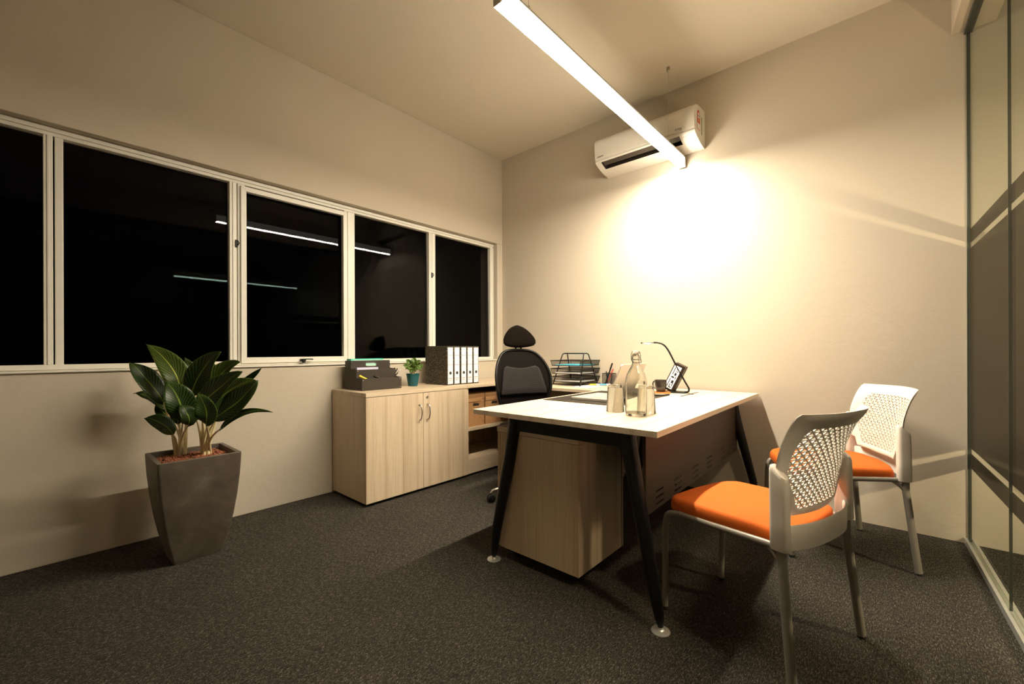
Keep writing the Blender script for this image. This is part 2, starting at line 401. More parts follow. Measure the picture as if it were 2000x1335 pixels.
h.build('handle', 'black_metal', sash, 'dark lever handle', bevel=.001)
for y in (-2.428, -.884):
    l = MB(); l.box(0, .010, y - .006, y + .006, 1.695, 1.742); l.tube([(.012, y + .004, 1.735), (.020, y + .010, 1.722), (.012, y + .004, 1.706)], .0035, 8)
    l.build('latch', 'black_metal', W1, 'small dark latch', bevel=.001)

# glass partition on the right
W2 = sempty('window_2', (XG, 0, 0), GA)   # local -y runs along the glass towards the camera, local x across
GTOP = 2.72
for (s0, s1) in ((.006, .7897), (.7923, 1.75), (1.7526, 2.7), (2.7026, 4.6)):
    MB().box(-.005, .005, -s1, -s0, .022, GTOP).build('pane', 'partition_glass', W2)
    for z0, z1 in ((.4017, .4795), (.5065, 1.5628), (1.5895, 1.6633)):
        MB().box(.0055, .0063, -s1, -s0, z0, z1).build('film_band', 'film', W2)
for s in (.791, 1.7513, 2.7013): MB().box(-.0045, .0045, -s - .0012, -s + .0012, .022, GTOP).build('joint_seal', 'seal_dark', W2)
MB().box(-.009, -.005, -.006, -.0005, .0, GTOP).build('edge_seal', 'seal_light', W2, bevel=.002)
MB().box(-.005, .008, -.0058, -.0005, .0, GTOP).build('edge_seal', 'seal_dark', W2, bevel=.002)
ch = MB(); ch.box(-.020, -.0085, -4.6, -.002, .0005, .030); ch.box(.0085, .020, -4.6, -.002, .0005, .030); ch.box(-.0085, .0085, -4.6, -.002, .0005, .012)
ch.build('floor_channel', 'aluminium', W2)
MB().box(-.016, .016, -4.6, -.002, GTOP - .022, GTOP + .002).build('head_channel', 'seal_dark', W2)
hd = MB().box(-.062, .10, -4.6, -.0005, GTOP, HC - .001).build('trim_2', 'wall_paint'); hd.location = (XG, 0, 0); hd.rotation_euler = (0, 0, GA); struct(hd)

# ================================================================ PENDANT LAMP
PL = thing('pendant_lamp', 'long white linear pendant lamp glowing above the desk, hung on wires', 'lamp', (1.885, 0, 0))
y0, y1, zb, zt = -2.055, -.030, 2.412, 2.492
MB().box(-.0215, .0215, y0, y1, zt - .012, zt).build('housing', 'lamp_body', PL, bevel=.0015)
MB().box(-.0225, .0225, y0, y1, zb + .004, zt - .012).build('side_diffuser', 'housing_glow', PL, 'softly glowing side diffuser')
MB().box(-.0215, .0215, y0 + .003, y1 - .003, zb, zb + .004).build('diffuser', 'led_panel', PL, 'glowing white diffuser strip')
for y in (y0, y1): MB().box(-.0225, .0225, y - .002, y + .002, zb - .001, zt + .001).build('end_cap', 'satin_nickel', PL)
for y in (-.294, -1.86):
    MB().lathe([(.0001, 0), (.007, 0), (.007, .026), (.003, .032), (.0001, .032)], 12, (0, y, zt)).build('cable_gripper', 'chrome', PL, smooth=40)
    MB().tube([(0, y, zt + .02), (0, y, HC - .02)], .0011, 6).build('suspension_wire', 'satin_nickel', PL)
    MB().lathe([(.0001, -.036), (.004, -.036), (.011, -.028), (.011, -.001), (.0001, -.001)], 16, (0, y, HC)).build('ceiling_anchor', 'satin_nickel', PL, smooth=40)
# lamp of the neighbouring room, only its reflection shows in the window panes
P2 = thing('pendant_lamp', 'cool white lamp in the room beyond the glass, seen reflected in the window', 'lamp', (4.8, 0, 0))
for a, b in ((-1.9, -1.20), (-1.19, -.10)):
    MB().box(-.025, .025, a, b, 2.316, 2.39).build('housing', 'lamp_body', P2)
    MB().box(-.022, .022, a + .01, b - .01, 2.300, 2.316).build('diffuser', 'led_cool', P2)
for y in (-.4, -1.6): MB().tube([(0, y, 2.39), (0, y, HC - .001)], .0012, 6).build('suspension_wire', 'satin_nickel', P2)

# ================================================================ AIR CONDITIONER
AC = thing('air_conditioner', 'white split air conditioner mounted high on the back wall', 'air conditioner', (0, -.001, 0))
prof = [(0, 2.785), (-.14, 2.775), (-.20, 2.757), (-.224, 2.738), (-.233, 2.715), (-.232, 2.68), (-.224, 2.590), (-.216, 2.588), (-.220, 2.572), (-.212, 2.563),
        (-.195, 2.553), (-.165, 2.541), (-.135, 2.531), (-.08, 2.517), (0, 2.508)]
X0, X1, XA, XB = 1.25, 2.04, 1.300, 1.930
ac = MB(); n = len(prof)
for i in range(n):
    p, q = prof[i], prof[(i + 1) % n]
    rng = [(X0, XA), (XB, X1)] if i in (9, 10, 11) else [(X0, X1)]
    for a, b in rng: ac.add([(a, *p), (b, *p), (b, *q), (a, *q)], [(0, 1, 2, 3)])
for x in (X0, X1): ac.add([(x, *p) for p in prof], [tuple(range(n))])
ac.build('body', 'ac_white', AC, smooth=35)
cav = MB(); pa, pb = prof[9], prof[12]
ca, cb = (pa[0] + .05, pa[1] + .055), (pb[0] + .035, pb[1] + .06)
for A, B in ((pa, ca), (ca, cb), (cb, pb)): cav.add([(XA, *A), (XB, *A), (XB, *B), (XA, *B)], [(0, 1, 2, 3)])
for x in (XA, XB): cav.add([(x, *pa), (x, *ca), (x, *cb), (x, *pb)], [(0, 1, 2, 3)])
cav.build('air_outlet', 'slot_dark', AC, 'dark air outlet')
MB().prism([(-.206, 2.566), (-.202, 2.569), (-.158, 2.556), (-.160, 2.551)], XA + .008, XB - .008, 'x').build('louvre', 'charcoal_board', AC, 'dark louvre blade', bevel=.001)
for k in range(14):
    x = XA + .04 + k * .043; MB().box(x, x + .022, -.186, -.150, 2.566, 2.568).build('vane', 'black_plastic', AC)
MB().box(1.98 - .028, 1.98 - .010, -.1985, -.186, 2.5535, 2.558).build('sensor_window', 'charcoal_board', AC, 'small dark sensor window').rotation_euler = (0, 0, 0)
MB().box(1.972, 1.977, -.182, -.178, 2.5455, 2.549).build('indicator_light', 'green_led', AC, 'green light')
text('lettering', 'DAIKIN', .017, 'black_plastic', AC, (X0 + .022, -.2272, 2.600), (PI / 2 - .10, 0, 0)).data.name = 'lettering'
text('lettering', 'Ecoking', .015, 'charcoal_board', AC, (1.905, -.2278, 2.606), (PI / 2 - .10, 0, 0))
text('lettering', 'WiFi', .010, 'charcoal_board', AC, (1.935, -.2268, 2.595), (PI / 2 - .10, 0, 0))
text('lettering', '1.0HP', .010, 'charcoal_board', AC, (1.965, -.150, 2.5335), (PI / 2 - 1.25, 0, 0))
# energy label on the right end
def sx(poly, mat, name, x, lab=None): return MB().prism(poly, X1 + x, X1 + x + .0006, 'x').build(name, mat, AC, lab)
arch = [(-.168, 2.60), (-.108, 2.60)] + [(-.138 + .03 * math.cos(a * PI / 8), 2.70 + .04 * math.sin(a * PI / 8)) for a in range(9)]
sx(arch, 'sticker_red', 'energy_label', .0004, 'red and white energy label')
sx([(-.138 + .018 * math.cos(a * PI / 5), 2.700 + .022 * math.sin(a * PI / 5)) for a in range(10)], 'paper', 'label_window', .0012)
sx([(-.162, 2.604), (-.114, 2.604), (-.114, 2.645), (-.162, 2.645)], 'paper', 'label_window', .0012)
sx([(-.160, 2.694), (-.116, 2.694), (-.116, 2.701), (-.160, 2.701)], 'sticker_green', 'label_arrow', .0020)
sx([(-.148, 2.660), (-.128, 2.660), (-.138, 2.678)], 'yellow', 'label_star', .0020)
sx([(-.078, 2.585), (-.064, 2.585), (-.064, 2.715), (-.078, 2.715)], 'sticker_green', 'rating_plate', .0004, 'grey green rating strip')

# ================================================================ STORAGE ALONG THE LEFT WALL
HCAB = .7519
CB = thing('cupboard', 'low pale wood cupboard with two doors against the window wall', 'cupboard', (0, 0, 0))
ya, yb = -1.844, -.9465; xf = .486
MB().box(.012, xf, ya, yb, HCAB - .0265, HCAB).build('worktop', 'wood_y', CB, bevel=.0012)
cc = MB(); zl = .022
cc.box(.014, xf - .021, ya + .001, ya + .019, zl, HCAB - .028); cc.box(.014, xf - .021, yb - .019, yb - .001, zl, HCAB - .028)
cc.box(.014, xf - .021, ya + .019, yb - .019, zl, zl + .018); cc.box(.014, .022, ya + .019, yb - .019, zl + .018, HCAB - .028)
cc.build('carcass', 'wood_z', CB)
MB().box(.03, xf - .05, ya + .03, yb - .02, .0, .022).build('plinth', 'plinth_black', CB, 'black recessed plinth')
ym = (ya + yb) / 2 + .013
for (a, b, hy) in ((ya + .002, ym - .0015, ym - .036), (ym + .0015, yb - .002, ym + .036)):
    dr = MB().box(xf - .020, xf - .002, a, b, zl, HCAB - .030).build('door', 'wood_z', CB, bevel=.001)
    hp = spline([(xf - .003, hy, .640), (xf + .020, hy, .628), (xf + .030, hy, .582), (xf + .020, hy, .536), (xf - .003, hy, .524)], 6)
    MB().tube(hp, [.0055 if i in (0, len(hp) - 1) else .0048 for i in range(len(hp))], 10).build('handle', 'satin_nickel', dr, 'curved nickel bow handle', smooth=50)
    if hy > ym: MB().lathe([(.0001, .004), (.0075, .004), (.009, .0), (.009, -.004), (.0001, -.004)], 20).xf(Matrix.Translation((xf + .001, ym + .034, .690)) @ Matrix.Rotation(PI / 2, 4, 'Y')).build('lock', 'satin_nickel', dr, 'round lock', smooth=40)
# open shelf unit up to the corner
SH = thing('shelf_unit', 'low open shelf unit in pale wood between cupboard and corner', 'shelf unit', (0, 0, 0))
za, zb_ = -.9445, -.012
MB().box(.012, xf, za, zb_, HCAB - .0265, HCAB - .0005).build('worktop', 'wood_y', SH, bevel=.0012)
MB().box(.014, xf - .012, za + .001, za + .019, .02, HCAB - .028).build('side_panel', 'wood_z', SH)
MB().box(.014, xf - .012, zb_ - .018, zb_, .02, HCAB - .028).build('side_panel', 'wood_z', SH)
MB().box(.014, .022, za + .019, zb_ - .018, .02, HCAB - .028).build('back_panel', 'wood_z', SH)
MB().box(.022, xf - .014, za + .019, zb_ - .018, .370, .395).build('shelf', 'wood_y', SH, bevel=.001)
MB().box(.022, xf - .016, za + .019, zb_ - .018, .110, .128).build('shelf', 'wood_y', SH)
MB().box(xf - .030, xf - .013, za + .002, zb_ - .018, .020, .138).build('fascia', 'wood_y', SH, bevel=.001)
MB().box(.03, xf - .05, za + .02, zb_ - .02, .0, .020).build('plinth', 'plinth_black', SH)
# carton boxes on the shelf
for k, (a, b, lab) in enumerate(((-.918, -.704, 'brown cardboard archive box nearest the cupboard doors'), (-.694, -.480, 'brown cardboard archive box beside the chair back'), (-.470, -.256, 'brown cardboard archive box deepest in the shelf, behind the chair'))):
    BX = thing('archive_box', lab, 'box', (0, 0, .3952), 0, 'archive boxes on the shelf')
    fx = .436; yc = (a + b) / 2 + .005
    body = MB(); body.box(.09, fx - .004, a, b, 0, .255)
    body.build('body', 'cardboard_brown', BX, bevel=.002)
    hole = rrect(.075, .026, .012, 4, yc, .182)
    fr = MB(); fr.add([(fx, p[0], p[1]) for p in hole] + [(fx, *p) for p in rrect(b - a, .205, .001, 4, (a + b) / 2, .1035)], [(i, (i + 1) % 24, 24 + (i + 1) % 24, 24 + i) for i in range(24)])
    fo = fr.build('front_panel', 'cardboard_brown', BX); md = fo.modifiers.new('s', 'SOLIDIFY'); md.thickness = .003; md.offset = 0
    MB().prism(rrect(.080, .030, .012, 4, yc, .182), fx - .0038, fx - .0030, 'x').build('hand_hole', 'slot_dark', BX, 'dark hand hole')
    MB().box(.088, fx + .001, a - .001, b + .001, .225, .282).build('lid', 'cardboard_dark', BX, 'lid with the shelf shade painted in', bevel=.0015)  # lid coloured darker to carry the shade under the worktop
    if k == 0: fl = [(a + .0, .236), (b - .025, .236), (b - .060, .206), (a, .206)]
    else: fl = [(a, .236), (b, .236), (b, .204), (a + .0, .204)]
    MB().prism(fl, fx + .001, fx + .006, 'x').build('lid_flap', 'cardboard_brown', BX, bevel=.001)

# return worktop along the back wall
RT = thing('side_desk', 'pale wood side worktop along the back wall joining the desk', 'desk', (0, 0, 0))
MB().box(xf + .001, 1.474, -.560, -.012, .7128, .7364).build('tabletop', 'wood_x', RT, bevel=.0012)
MB().box(xf + .06, 1.44, -.060, -.042, .33, .7126).build('back_panel', 'wood_x', RT)
for x in (xf + .07, 1.40): MB().box(x, x + .025, -.53, -.07, .0, .7126).build('side_panel', 'wood_z', RT)

# ================================================================ DESK
DK = thing('office_desk', 'large pale wood desk with black splayed steel legs', 'desk', (2.424, -1.797, 0), .0193)
DL, DW = 1.774, .944
MB().box(-DW, 0, 0, DL, .7128, .7366).build('tabletop', 'wood_top', DK, bevel=.0012)
def leg(fx_, fy, tx, ty, far=False):
    pts = [(tx, ty, .695), (tx + (fx_ - tx) * .25, ty + (fy - ty) * .25, .52), (fx_ - (fx_ - tx) * .15, fy, .14), (fx_ - (fx_ - tx) * .03, fy, .045), (fx_, fy, .016)]
    l = MB().tube(pts, [.033, .030, .0235, .017, .010], 16).build('leg', 'black_metal', DK, 'black tapered steel leg', smooth=50)
    MB().lathe([(.0001, .019), (.009, .019), (.010, .010), (.014, .006), (.033, .003), (.034, .0005), (.0001, .0005)], 28, (fx_, fy, 0)).build('glide', 'aluminium', l, 'round clear and metal foot disc', smooth=35)
for fy, tyy in ((.036, .075), (1.728, 1.690)):
    leg(-.838, fy, -.728, tyy); leg(-.004, fy, -.150, tyy)
    bm_ = [(-.758, .712), (-.120, .712), (-.118, .690), (-.128, .625), (-.160, .618), (-.185, .645), (-.695, .645), (-.720, .618), (-.745, .625), (-.760, .690)]
    MB().prism(bm_, tyy - .018, tyy + .018, 'y').build('end_beam', 'black_metal', DK, 'black end beam', bevel=.004)
for x in (-.62, -.25): MB().box(x - .02, x + .02, .10, 1.66, .676, .712).build('side_rail', 'black_metal', DK)
MB().box(-.345, -.329, 1.235, 1.595, .7367, .7372).build('cable_slot', 'slot_dark', DK, 'dark thin cable slot')
# modesty panel with slotted vents (columns of slots are real gaps)
mp = MB(); XM0, XM1 = -.124, -.121
ztop, zbot = .7122, .345; yA, yB = .185, 1.712
cols = [(1.565, 1.625), (1.292, 1.375), (1.026, 1.112), (.768, .858), (.514, .606), (.290, .380)]
ys = [yA] + sorted([c for cc_ in cols for c in cc_]) + [yB]
for i in range(0, len(ys) - 1):
    a, b = ys[i], ys[i + 1]
    if any(abs(a - c[0]) < 1e-6 for c in cols):
        zs = [zbot] + [q for z in (.366, .393, .420) for q in (z - .0045, z + .0045)] + [ztop]
        for j in range(0, len(zs), 2): mp.box(XM0, XM1, a, b, zs[j], zs[j + 1])
    else: mp.box(XM0, XM1, a, b, zbot, ztop)
mp.box(XM0 - .016, XM1, yA, yB, ztop - .002, ztop); mp.box(XM0 - .012, XM0, yA, yA + .002, zbot, ztop); mp.box(XM0 - .012, XM0, yB - .002, yB, zbot, ztop)
mp.build('modesty_panel', 'modesty_metal', DK, 'brown metal modesty panel with slots')
for y in (.7, 1.15): MB().box(XM0 - .012, XM0 - .001, y, y + .02, .60, .713).build('panel_bracket', 'black_metal', DK)

# pedestal
PD = thing('drawer_pedestal', 'pale wood drawer pedestal standing under the near desk end', 'pedestal', (0, 0, 0))
px0, px1, py0, py1 = 1.592, 2.050, -1.735, -1.325
MB().box(px0, px1, py0, py1, .052, .622).build('carcass', 'wood_z', PD, bevel=.001)
MB().box(px0 - .022, px1 + .001, py0 - .001, py1 + .001, .624, .650).build('top_panel', 'wood_x', PD, bevel=.001)
MB().box(px1 + .0005, px1 + .002, py1 - .020, py1 - .017, .054, .62).build('panel_joint', 'slot_dark', PD)
for z0, z1 in ((.054, .240), (.243, .430), (.433, .620)):
    d = MB().box(px0 - .020, px0 - .0025, py0 + .001, py1 - .001, z0, z1).build('drawer', 'wood_z', PD, bevel=.001)
    MB().tube(spline([(px0 - .019, -1.59, z1 - .05), (px0 - .04, -1.57, z1 - .05), (px0 - .04, -1.49, z1 - .05), (px0 - .019, -1.47, z1 - .05)], 5), .0045, 8).build('handle', 'satin_nickel', d)
for x in (px0 + .06, px1 - .06):
    for y in (py0 + .06, py1 - .06):
        c = MB(); c.box(x - .012, x + .012, y - .012, y + .012, .034, .052); c.lathe([(.0001, -.009), (.018, -.009), (.018, .009), (.0001, .009)], 16).xf(Matrix.Identity(4))
        st = len(c.v) - 4 * 16; c.xf(Matrix.Translation((x, y, .0185)) @ Matrix.Rotation(PI / 2, 4, 'Y'), st)
        c.build('caster', 'black_plastic', PD)

# ================================================================ MEETING CHAIRS
def make_meeting_chair(label, loc, rz):
    T = thing('meeting_chair', label, 'chair', loc, rz, 'white backed chairs with orange seats')
    # local: +y is the front, x to the sitter's right
    # seat pad
    sp = MB(); yb0, yf0 = -.192, .232; pts = []
    outl = []
    for i in range(13):
        a = PI * i / 12; pass
    cr = .07
    poly = [(-.205, yb0 + .03), (-.19, yb0 + .005), (-.12, yb0 - .02), (0, yb0 - .032), (.12, yb0 - .02), (.19, yb0 + .005), (.205, yb0 + .03), (.212, 0.05), (.208, yf0 - cr)]
    for i in range(1, 7):
        a = math.radians(90 * i / 6); poly.append((.208 - cr + cr * math.cos(a), yf0 - cr + cr * math.sin(a)))
    poly += [(0, yf0 + .008)]
    for i in range(0, 6):
        a = math.radians(90 + 90 * i / 6); poly.append((-.208 + cr + cr * math.cos(a), yf0 - cr + cr * math.sin(a)))
    poly += [(-.208, yf0 - cr), (-.212, 0.05)]
    def zt_(x, y): return .468 - .016 * max(0, (y - .10) / .13) ** 2 - .004 * (x / .2) ** 2
    n = len(poly); cx, cy = 0, .02
    rings = [(1.0, -.046), (1.008, -.036), (1.010, -.022), (1.0, -.010), (.975, -.002), (.94, .0), (.6, .003), (.25, .004)]
    for (s, dz) in rings:
        for (x, y) in poly:
            xx = cx + (x - cx) * s; yy = cy + (y - cy) * s; sp.v.append((xx, yy, zt_(xx, yy) + dz))
    for r in range(len(rings) - 1):
        for i in range(n): sp.f.append((r * n + i, r * n + (i + 1) % n, (r + 1) * n + (i + 1) % n, (r + 1) * n + i))
    sp.f.append(tuple(range(n))[::-1]); sp.f.append(tuple(range((len(rings) - 1) * n, len(rings) * n)))
    sp.build('seat', 'orange_fabric', T, 'orange upholstered seat pad', smooth=60)
    for s in (-1, 1):
        fl = spline([(s * .194, .240, .006), (s * .197, .236, .20), (s * .200, .231, .34), (s * .203, .212, .388), (s * .206, .16, .405)], 6)
        MB().tube(fl, .0118, 12).build('leg', 'grey_paint_metal', T, 'beige grey tubular front leg', smooth=50)
        rl = spline([(s * .206, .16, .405), (s * .212, 0.0, .411), (s * .220, -.15, .420), (s * .228, -.200, .424)], 6)
        MB().tube(rl, .0112, 12).build('seat_rail', 'grey_paint_metal', T, smooth=50)
        MB().tube(spline([(s * .222, -.165, .418), (s * .226, -.19, .40), (s * .230, -.213, .372)], 4), .008, 10).build('gusset', 'grey_paint_metal', T, smooth=50)
        rr = spline([(s * .250, -.252, .008), (s * .240, -.232, .20), (s * .232, -.217, .35), (s * .230, -.214, .40), (s * .229, -.213, .62)], 6)
        MB().tube(rr, .0142, 12).build('leg', 'grey_paint_metal', T, 'beige grey tubular rear leg', smooth=50)
        for (x, y) in ((s * .194, .240), (s * .2502, -.2523)): MB().lathe([(.0001, 0), (.013, 0), (.0145, .008), (.0135, .012), (.0001, .012)], 12, (x, y, .0005)).build('foot_cap', 'rubber', T, smooth=40)
        # sleeve
        sl = MB(); R = rrect(.037, .052, .013, 5)
        lv = [(.419, .96), (.422, 1.03), (.50, 1.02), (.60, 1.0), (.645, .97), (.657, .88), (.661, .55)]
        m_ = len(R)
        for z, q in lv:
            for (x, y) in R: sl.v.append((s * .2295 + x * q, -.209 + y * q + interp([(.42, 0), (.66, .004)], z), z + (.018 * (y / .027) if z > .62 else 0)))
        for r in range(len(lv) - 1):
            for i in range(m_): sl.f.append((r * m_ + i, r * m_ + (i + 1) % m_, (r + 1) * m_ + (i + 1) % m_, (r + 1) * m_ + i))
        sl.f.append(tuple(range(m_))[::-1]); sl.f.append(tuple(range((len(lv) - 1) * m_, len(lv) * m_)))
        sl.build('sleeve', 'white_plastic', T, smooth=55)
    # lower curved band
    bd = MB(); N = 24
    for i in range(N + 1):
        a = -1 + 2 * i / N; x = a * .222; y = -.208 - .052 * (1 - abs(a) ** 2.6)
        for (dy, z) in ((-.004, .412), (-.005, .432), (-.0045, .484), (.0, .489), (.0045, .484), (.0035, .412)): bd.v.append((x, y + dy, z + .006 * (1 - a * a)))
    for i in range(N):
        for j in range(6): bd.f.append((i * 6 + j, i * 6 + (j + 1) % 6, (i + 1) * 6 + (j + 1) % 6, (i + 1) * 6 + j))
    bd.build('lower_band', 'white_plastic', T, smooth=50)
    # perforated backrest
    yt = [(.49, -.172), (.56, -.184), (.64, -.196), (.70, -.204), (.75, -.216), (.80, -.234), (.845, -.260)]
    def surf(x, z):
        y = (interp(yt, z - .012) + interp(yt, z) * 2 + interp(yt, z + .012)) / 4 if .505 < z < .83 else interp(yt, z)
        return y - (.046 + .028 * min(1, max(0, (z - .6) / .22))) * (1 - min(1, abs(x) / .235) ** 2.3)
    inner = [(-.163, .790), (0, .793), (.163, .790), (.180, .770), (.197, .70), (.200, .655), (.190, .63), (.152, .56), (.140, .532), (.125, .525), (0, .522), (-.125, .525), (-.140, .532), (-.152, .56), (-.190, .63), (-.200, .655), (-.197, .70), (-.180, .770)]
    outer = [(-.222, .838), (0, .842), (.222, .838), (.229, .828), (.235, .71), (.235, .655), (.222, .585), (.206, .552), (.182, .545), (.160, .506), (0, .500), (-.160, .506), (-.182, .545), (-.206, .552), (-.222, .585), (-.235, .655), (-.235, .71), (-.229, .828)]
    def dens(P, k=7):
        o = []
        for i in range(len(P)):
            a, b = P[i], P[(i + 1) % len(P)]
            o += [(a[0] + (b[0] - a[0]) * t / k, a[1] + (b[1] - a[1]) * t / k) for t in range(k)]
        return o
    I, O_ = dens(inner), dens(outer); n = len(I); rg = MB(); ML = 4
    for side, th in ((0, -.0045), (1, .0045)):
        for l in range(ML + 1):
            q = l / ML; e = .35 if l in (0, ML) else 1
            for i in range(n):
                x = I[i][0] + (O_[i][0] - I[i][0]) * q; z = I[i][1] + (O_[i][1] - I[i][1]) * q
                rg.v.append((x, surf(x, z) + th * e, z))
    L = (ML + 1) * n
    for l in range(ML):
        for i in range(n):
            a, b, c, d = l * n + i, l * n + (i + 1) % n, (l + 1) * n + (i + 1) % n, (l + 1) * n + i
            rg.f.append((a, b, c, d)); rg.f.append((L + d, L + c, L + b, L + a))
    for i in range(n):
        rg.f.append((i, L + i, L + (i + 1) % n, (i + 1) % n)); rg.f.append((ML * n + i, ML * n + (i + 1) % n, L + ML * n + (i + 1) % n, L + ML * n + i))
    back = rg.build('backrest', 'white_plastic', T, smooth=50)
    # lattice of triangular holes
    def inside(x, z, P, g=0):
        c = False; j = len(P) - 1
        for i in range(len(P)):
            (xi, zi), (xj, zj) = P[i], P[j]
            if (zi > z) != (zj > z) and x < (xj - xi) * (z - zi) / (zj - zi) + xi: c = not c
            j = i
        return c
    big = [(x * 1.035, .66 + (z - .66) * 1.04) for x, z in inner]
    la = MB(); a = .0290; hh = .0128; vid = {}
    def V(x, z):
        k = (round(x, 5), round(z, 5))
        if k not in vid: vid[k] = len(la.v); la.v.append((x, surf(x, z), z))
        return vid[k]
    rows = int(.295 / hh) + 1
    for r in range(rows):
        z0 = .512 + r * hh
        for c in range(-9, 10):
            xo = c * a + (a / 2 if r % 2 else 0)
            for tri in (((xo, z0), (xo + a, z0), (xo + a / 2, z0 + hh)), ((xo + a / 2, z0 + hh), (xo + a, z0), (xo + 1.5 * a, z0 + hh))):
                gx_ = sum(p[0] for p in tri) / 3; gz = sum(p[1] for p in tri) / 3
                if not inside(gx_, gz, big): continue
                o = [V(*p) for p in tri]; q = .66
                ii = [V(gx_ + (p[0] - gx_) * q, gz + (p[1] - gz) * q) for p in tri]
                for k in range(3): la.f.append((o[k], o[(k + 1) % 3], ii[(k + 1) % 3], ii[k]))
    lo_ = la.build('perforated_mesh', 'white_plastic', back, 'lattice of small triangular holes')
    md = lo_.modifiers.new('s', 'SOLIDIFY'); md.thickness = .0040; md.offset = 0
    return T
# headings: local +y points along the facing direction
c1 = make_meeting_chair('white and orange chair in the foreground, nearest the camera', (2.661, -1.493, 0), math.radians(164 - 90))
c2 = dup(c1); c2.location = (2.811, -.499, 0); c2.rotation_euler = (0, 0, math.radians(-153 - 90))
c2['label'] = 'white and orange chair further back, beside the bright wall'

# ================================================================ TASK CHAIR
TC = thing('task_chair', 'black high back task chair with headrest behind the desk', 'chair', (1.155, -.905, 0), math.radians(-22 - 90))
bs = MB(); bs.lathe([(.0001, .075), (.035, .075), (.04, .10), (.03, .13), (.026, .14), (.0001, .14)], 20)
bs.build('hub', 'satin_nickel', TC, smooth=40)
for k in range(5):
    a = math.radians(-1 + 72 * k); ca_, sa_ = math.cos(a), math.sin(a)
    pts = [(ca_ * r, sa_ * r, z) for r, z in ((.02, .105), (.12, .10), (.26, .085), (.332, .074), (.343, .06))]
    MB().tube(pts, [.022, .019, .014, .012, .010], 10, flat=.8).build('base_arm', 'satin_nickel', TC, 'metal star base arm', smooth=50)
    c = MB(); c.lathe([(.0001, -.021), (.020, -.021), (.0265, -.016), (.0265, -.004), (.022, -.003), (.022, .003), (.0265, .004), (.0265, .016), (.020, .021), (.0001, .021)], 20)
    c.xf(Matrix.Translation((ca_ * .343, sa_ * .343, .027)) @ Matrix.Rotation(a, 4, 'Z') @ Matrix.Rotation(PI / 2, 4, 'X'))
    c.build('caster', 'black_plastic', TC, 'black twin wheel caster', smooth=40)
MB().tube([(0, 0, .13), (0, 0, .42)], .016, 14).build('gas_lift', 'chrome', TC, smooth=40)
MB().box(-.09, .09, -.12, .12, .405, .44).build('mechanism', 'black_metal', TC, bevel=.01)
MB().prism(rrect(.47, .46, .12, 6, 0, .03), .44, .505, 'z').build('seat', 'dark_fabric', TC, smooth=60, bevel=.02, seg=3)
wt = [(.575, .150), (.60, .172), (.65, .198), (.70, .216), (.76, .229), (.80, .231), (.85, .229), (.90, .217), (.95, .194), (.99, .165), (1.015, .135), (1.03, .095), (1.036, .04)]
yb_ = [(.56, -.235), (.64, -.215), (.74, -.205), (.85, -.225), (.95, -.25), (1.04, -.272)]
def tsurf(x, z, o=0): return interp(yb_, z) + 1.05 * x * x + o
po = [(wd, z) for z, wd in wt]; loop = [(x, z) for x, z in po] + [(-x, z) for x, z in reversed(po)]
sm = spline([(x, 0, z) for x, z in loop] + [(loop[0][0], 0, loop[0][1])], 4)[:-1]
fr = MB(); rp = [(p.x, tsurf(p.x, p.z), p.z) for p in sm]
fr.tube(rp + [rp[0], rp[1]], .0105, 10, caps=False); fr.build('back_frame', 'black_plastic', TC, smooth=60)
pn = MB(); NX = 16; zs = [w_[0] for w_ in wt]
zz = [.575 + (1.034 - .575) * i / 30 for i in range(31)]
for z in zz:
    wd = interp(wt, z) - .004
    for j in range(NX + 1):
        x = wd * (-1 + 2 * j / NX); pn.v.append((x, tsurf(x, z), z))
for i in range(30):
    for j in range(NX): pn.f.append((i * (NX + 1) + j, i * (NX + 1) + j + 1, (i + 1) * (NX + 1) + j + 1, (i + 1) * (NX + 1) + j))
o = pn.build('back_mesh', 'chair_mesh', TC, 'dark mesh back', smooth=60); md = o.modifiers.new('s', 'SOLIDIFY'); md.thickness = .004
lm = MB(); lt = [(.700, .190), (.712, .196), (.76, .185), (.82, .172), (.88, .158), (.905, .145), (.915, .12)]
for i in range(17):
    z = .700 + .215 * i / 16; wd = interp(lt, z)
    for j in range(NX + 1):
        a = -1 + 2 * j / NX; x = wd * a; z2 = z - (.018 * (1 - a * a) if i > 12 else 0) * (i - 12) / 4; lm.v.append((x, tsurf(x, z2, .006), z2))
for i in range(16):
    for j in range(NX): lm.f.append((i * (NX + 1) + j, i * (NX + 1) + j + 1, (i + 1) * (NX + 1) + j + 1, (i + 1) * (NX + 1) + j))
o = lm.build('see_through_patch', 'see_through_mesh', TC, 'lighter grey striped patch, painted like wall seen through the mesh', smooth=60); md = o.modifiers.new('s', 'SOLIDIFY'); md.thickness = .006; md.offset = 1  # added patch, stands in for wall brightness behind the mesh
for x in (-.05, -.005): MB().tube([(x + .015, -.28, .96), (x + .015, -.285, 1.10)], .0075, 8, flat=.6).build('headrest_post', 'black_plastic', TC, smooth=50)
hr = MB(); ht = [(0, .02), (.06, .085), (.14, .122), (.25, .138), (.38, .140), (.52, .128), (.68, .105), (.82, .077), (.93, .045), (1, .008)]
NH, NR = 20, 20
for i in range(NH + 1):
    t_ = i / NH; wd = interp(ht, t_); z = 1.052 + .175 * t_
    th = .026 * math.sqrt(max(0, 1 - (2 * t_ - 1) ** 4)) + .003
    for j in range(NR):
        an = 2 * PI * j / NR; x = wd * math.cos(an); zz_ = z + (.012 * (x / .14) ** 2 * (1 - t_) * -1)
        hr.v.append((x, -.262 + 1.7 * x * x + th * math.sin(an) - .02 * t_, zz_))
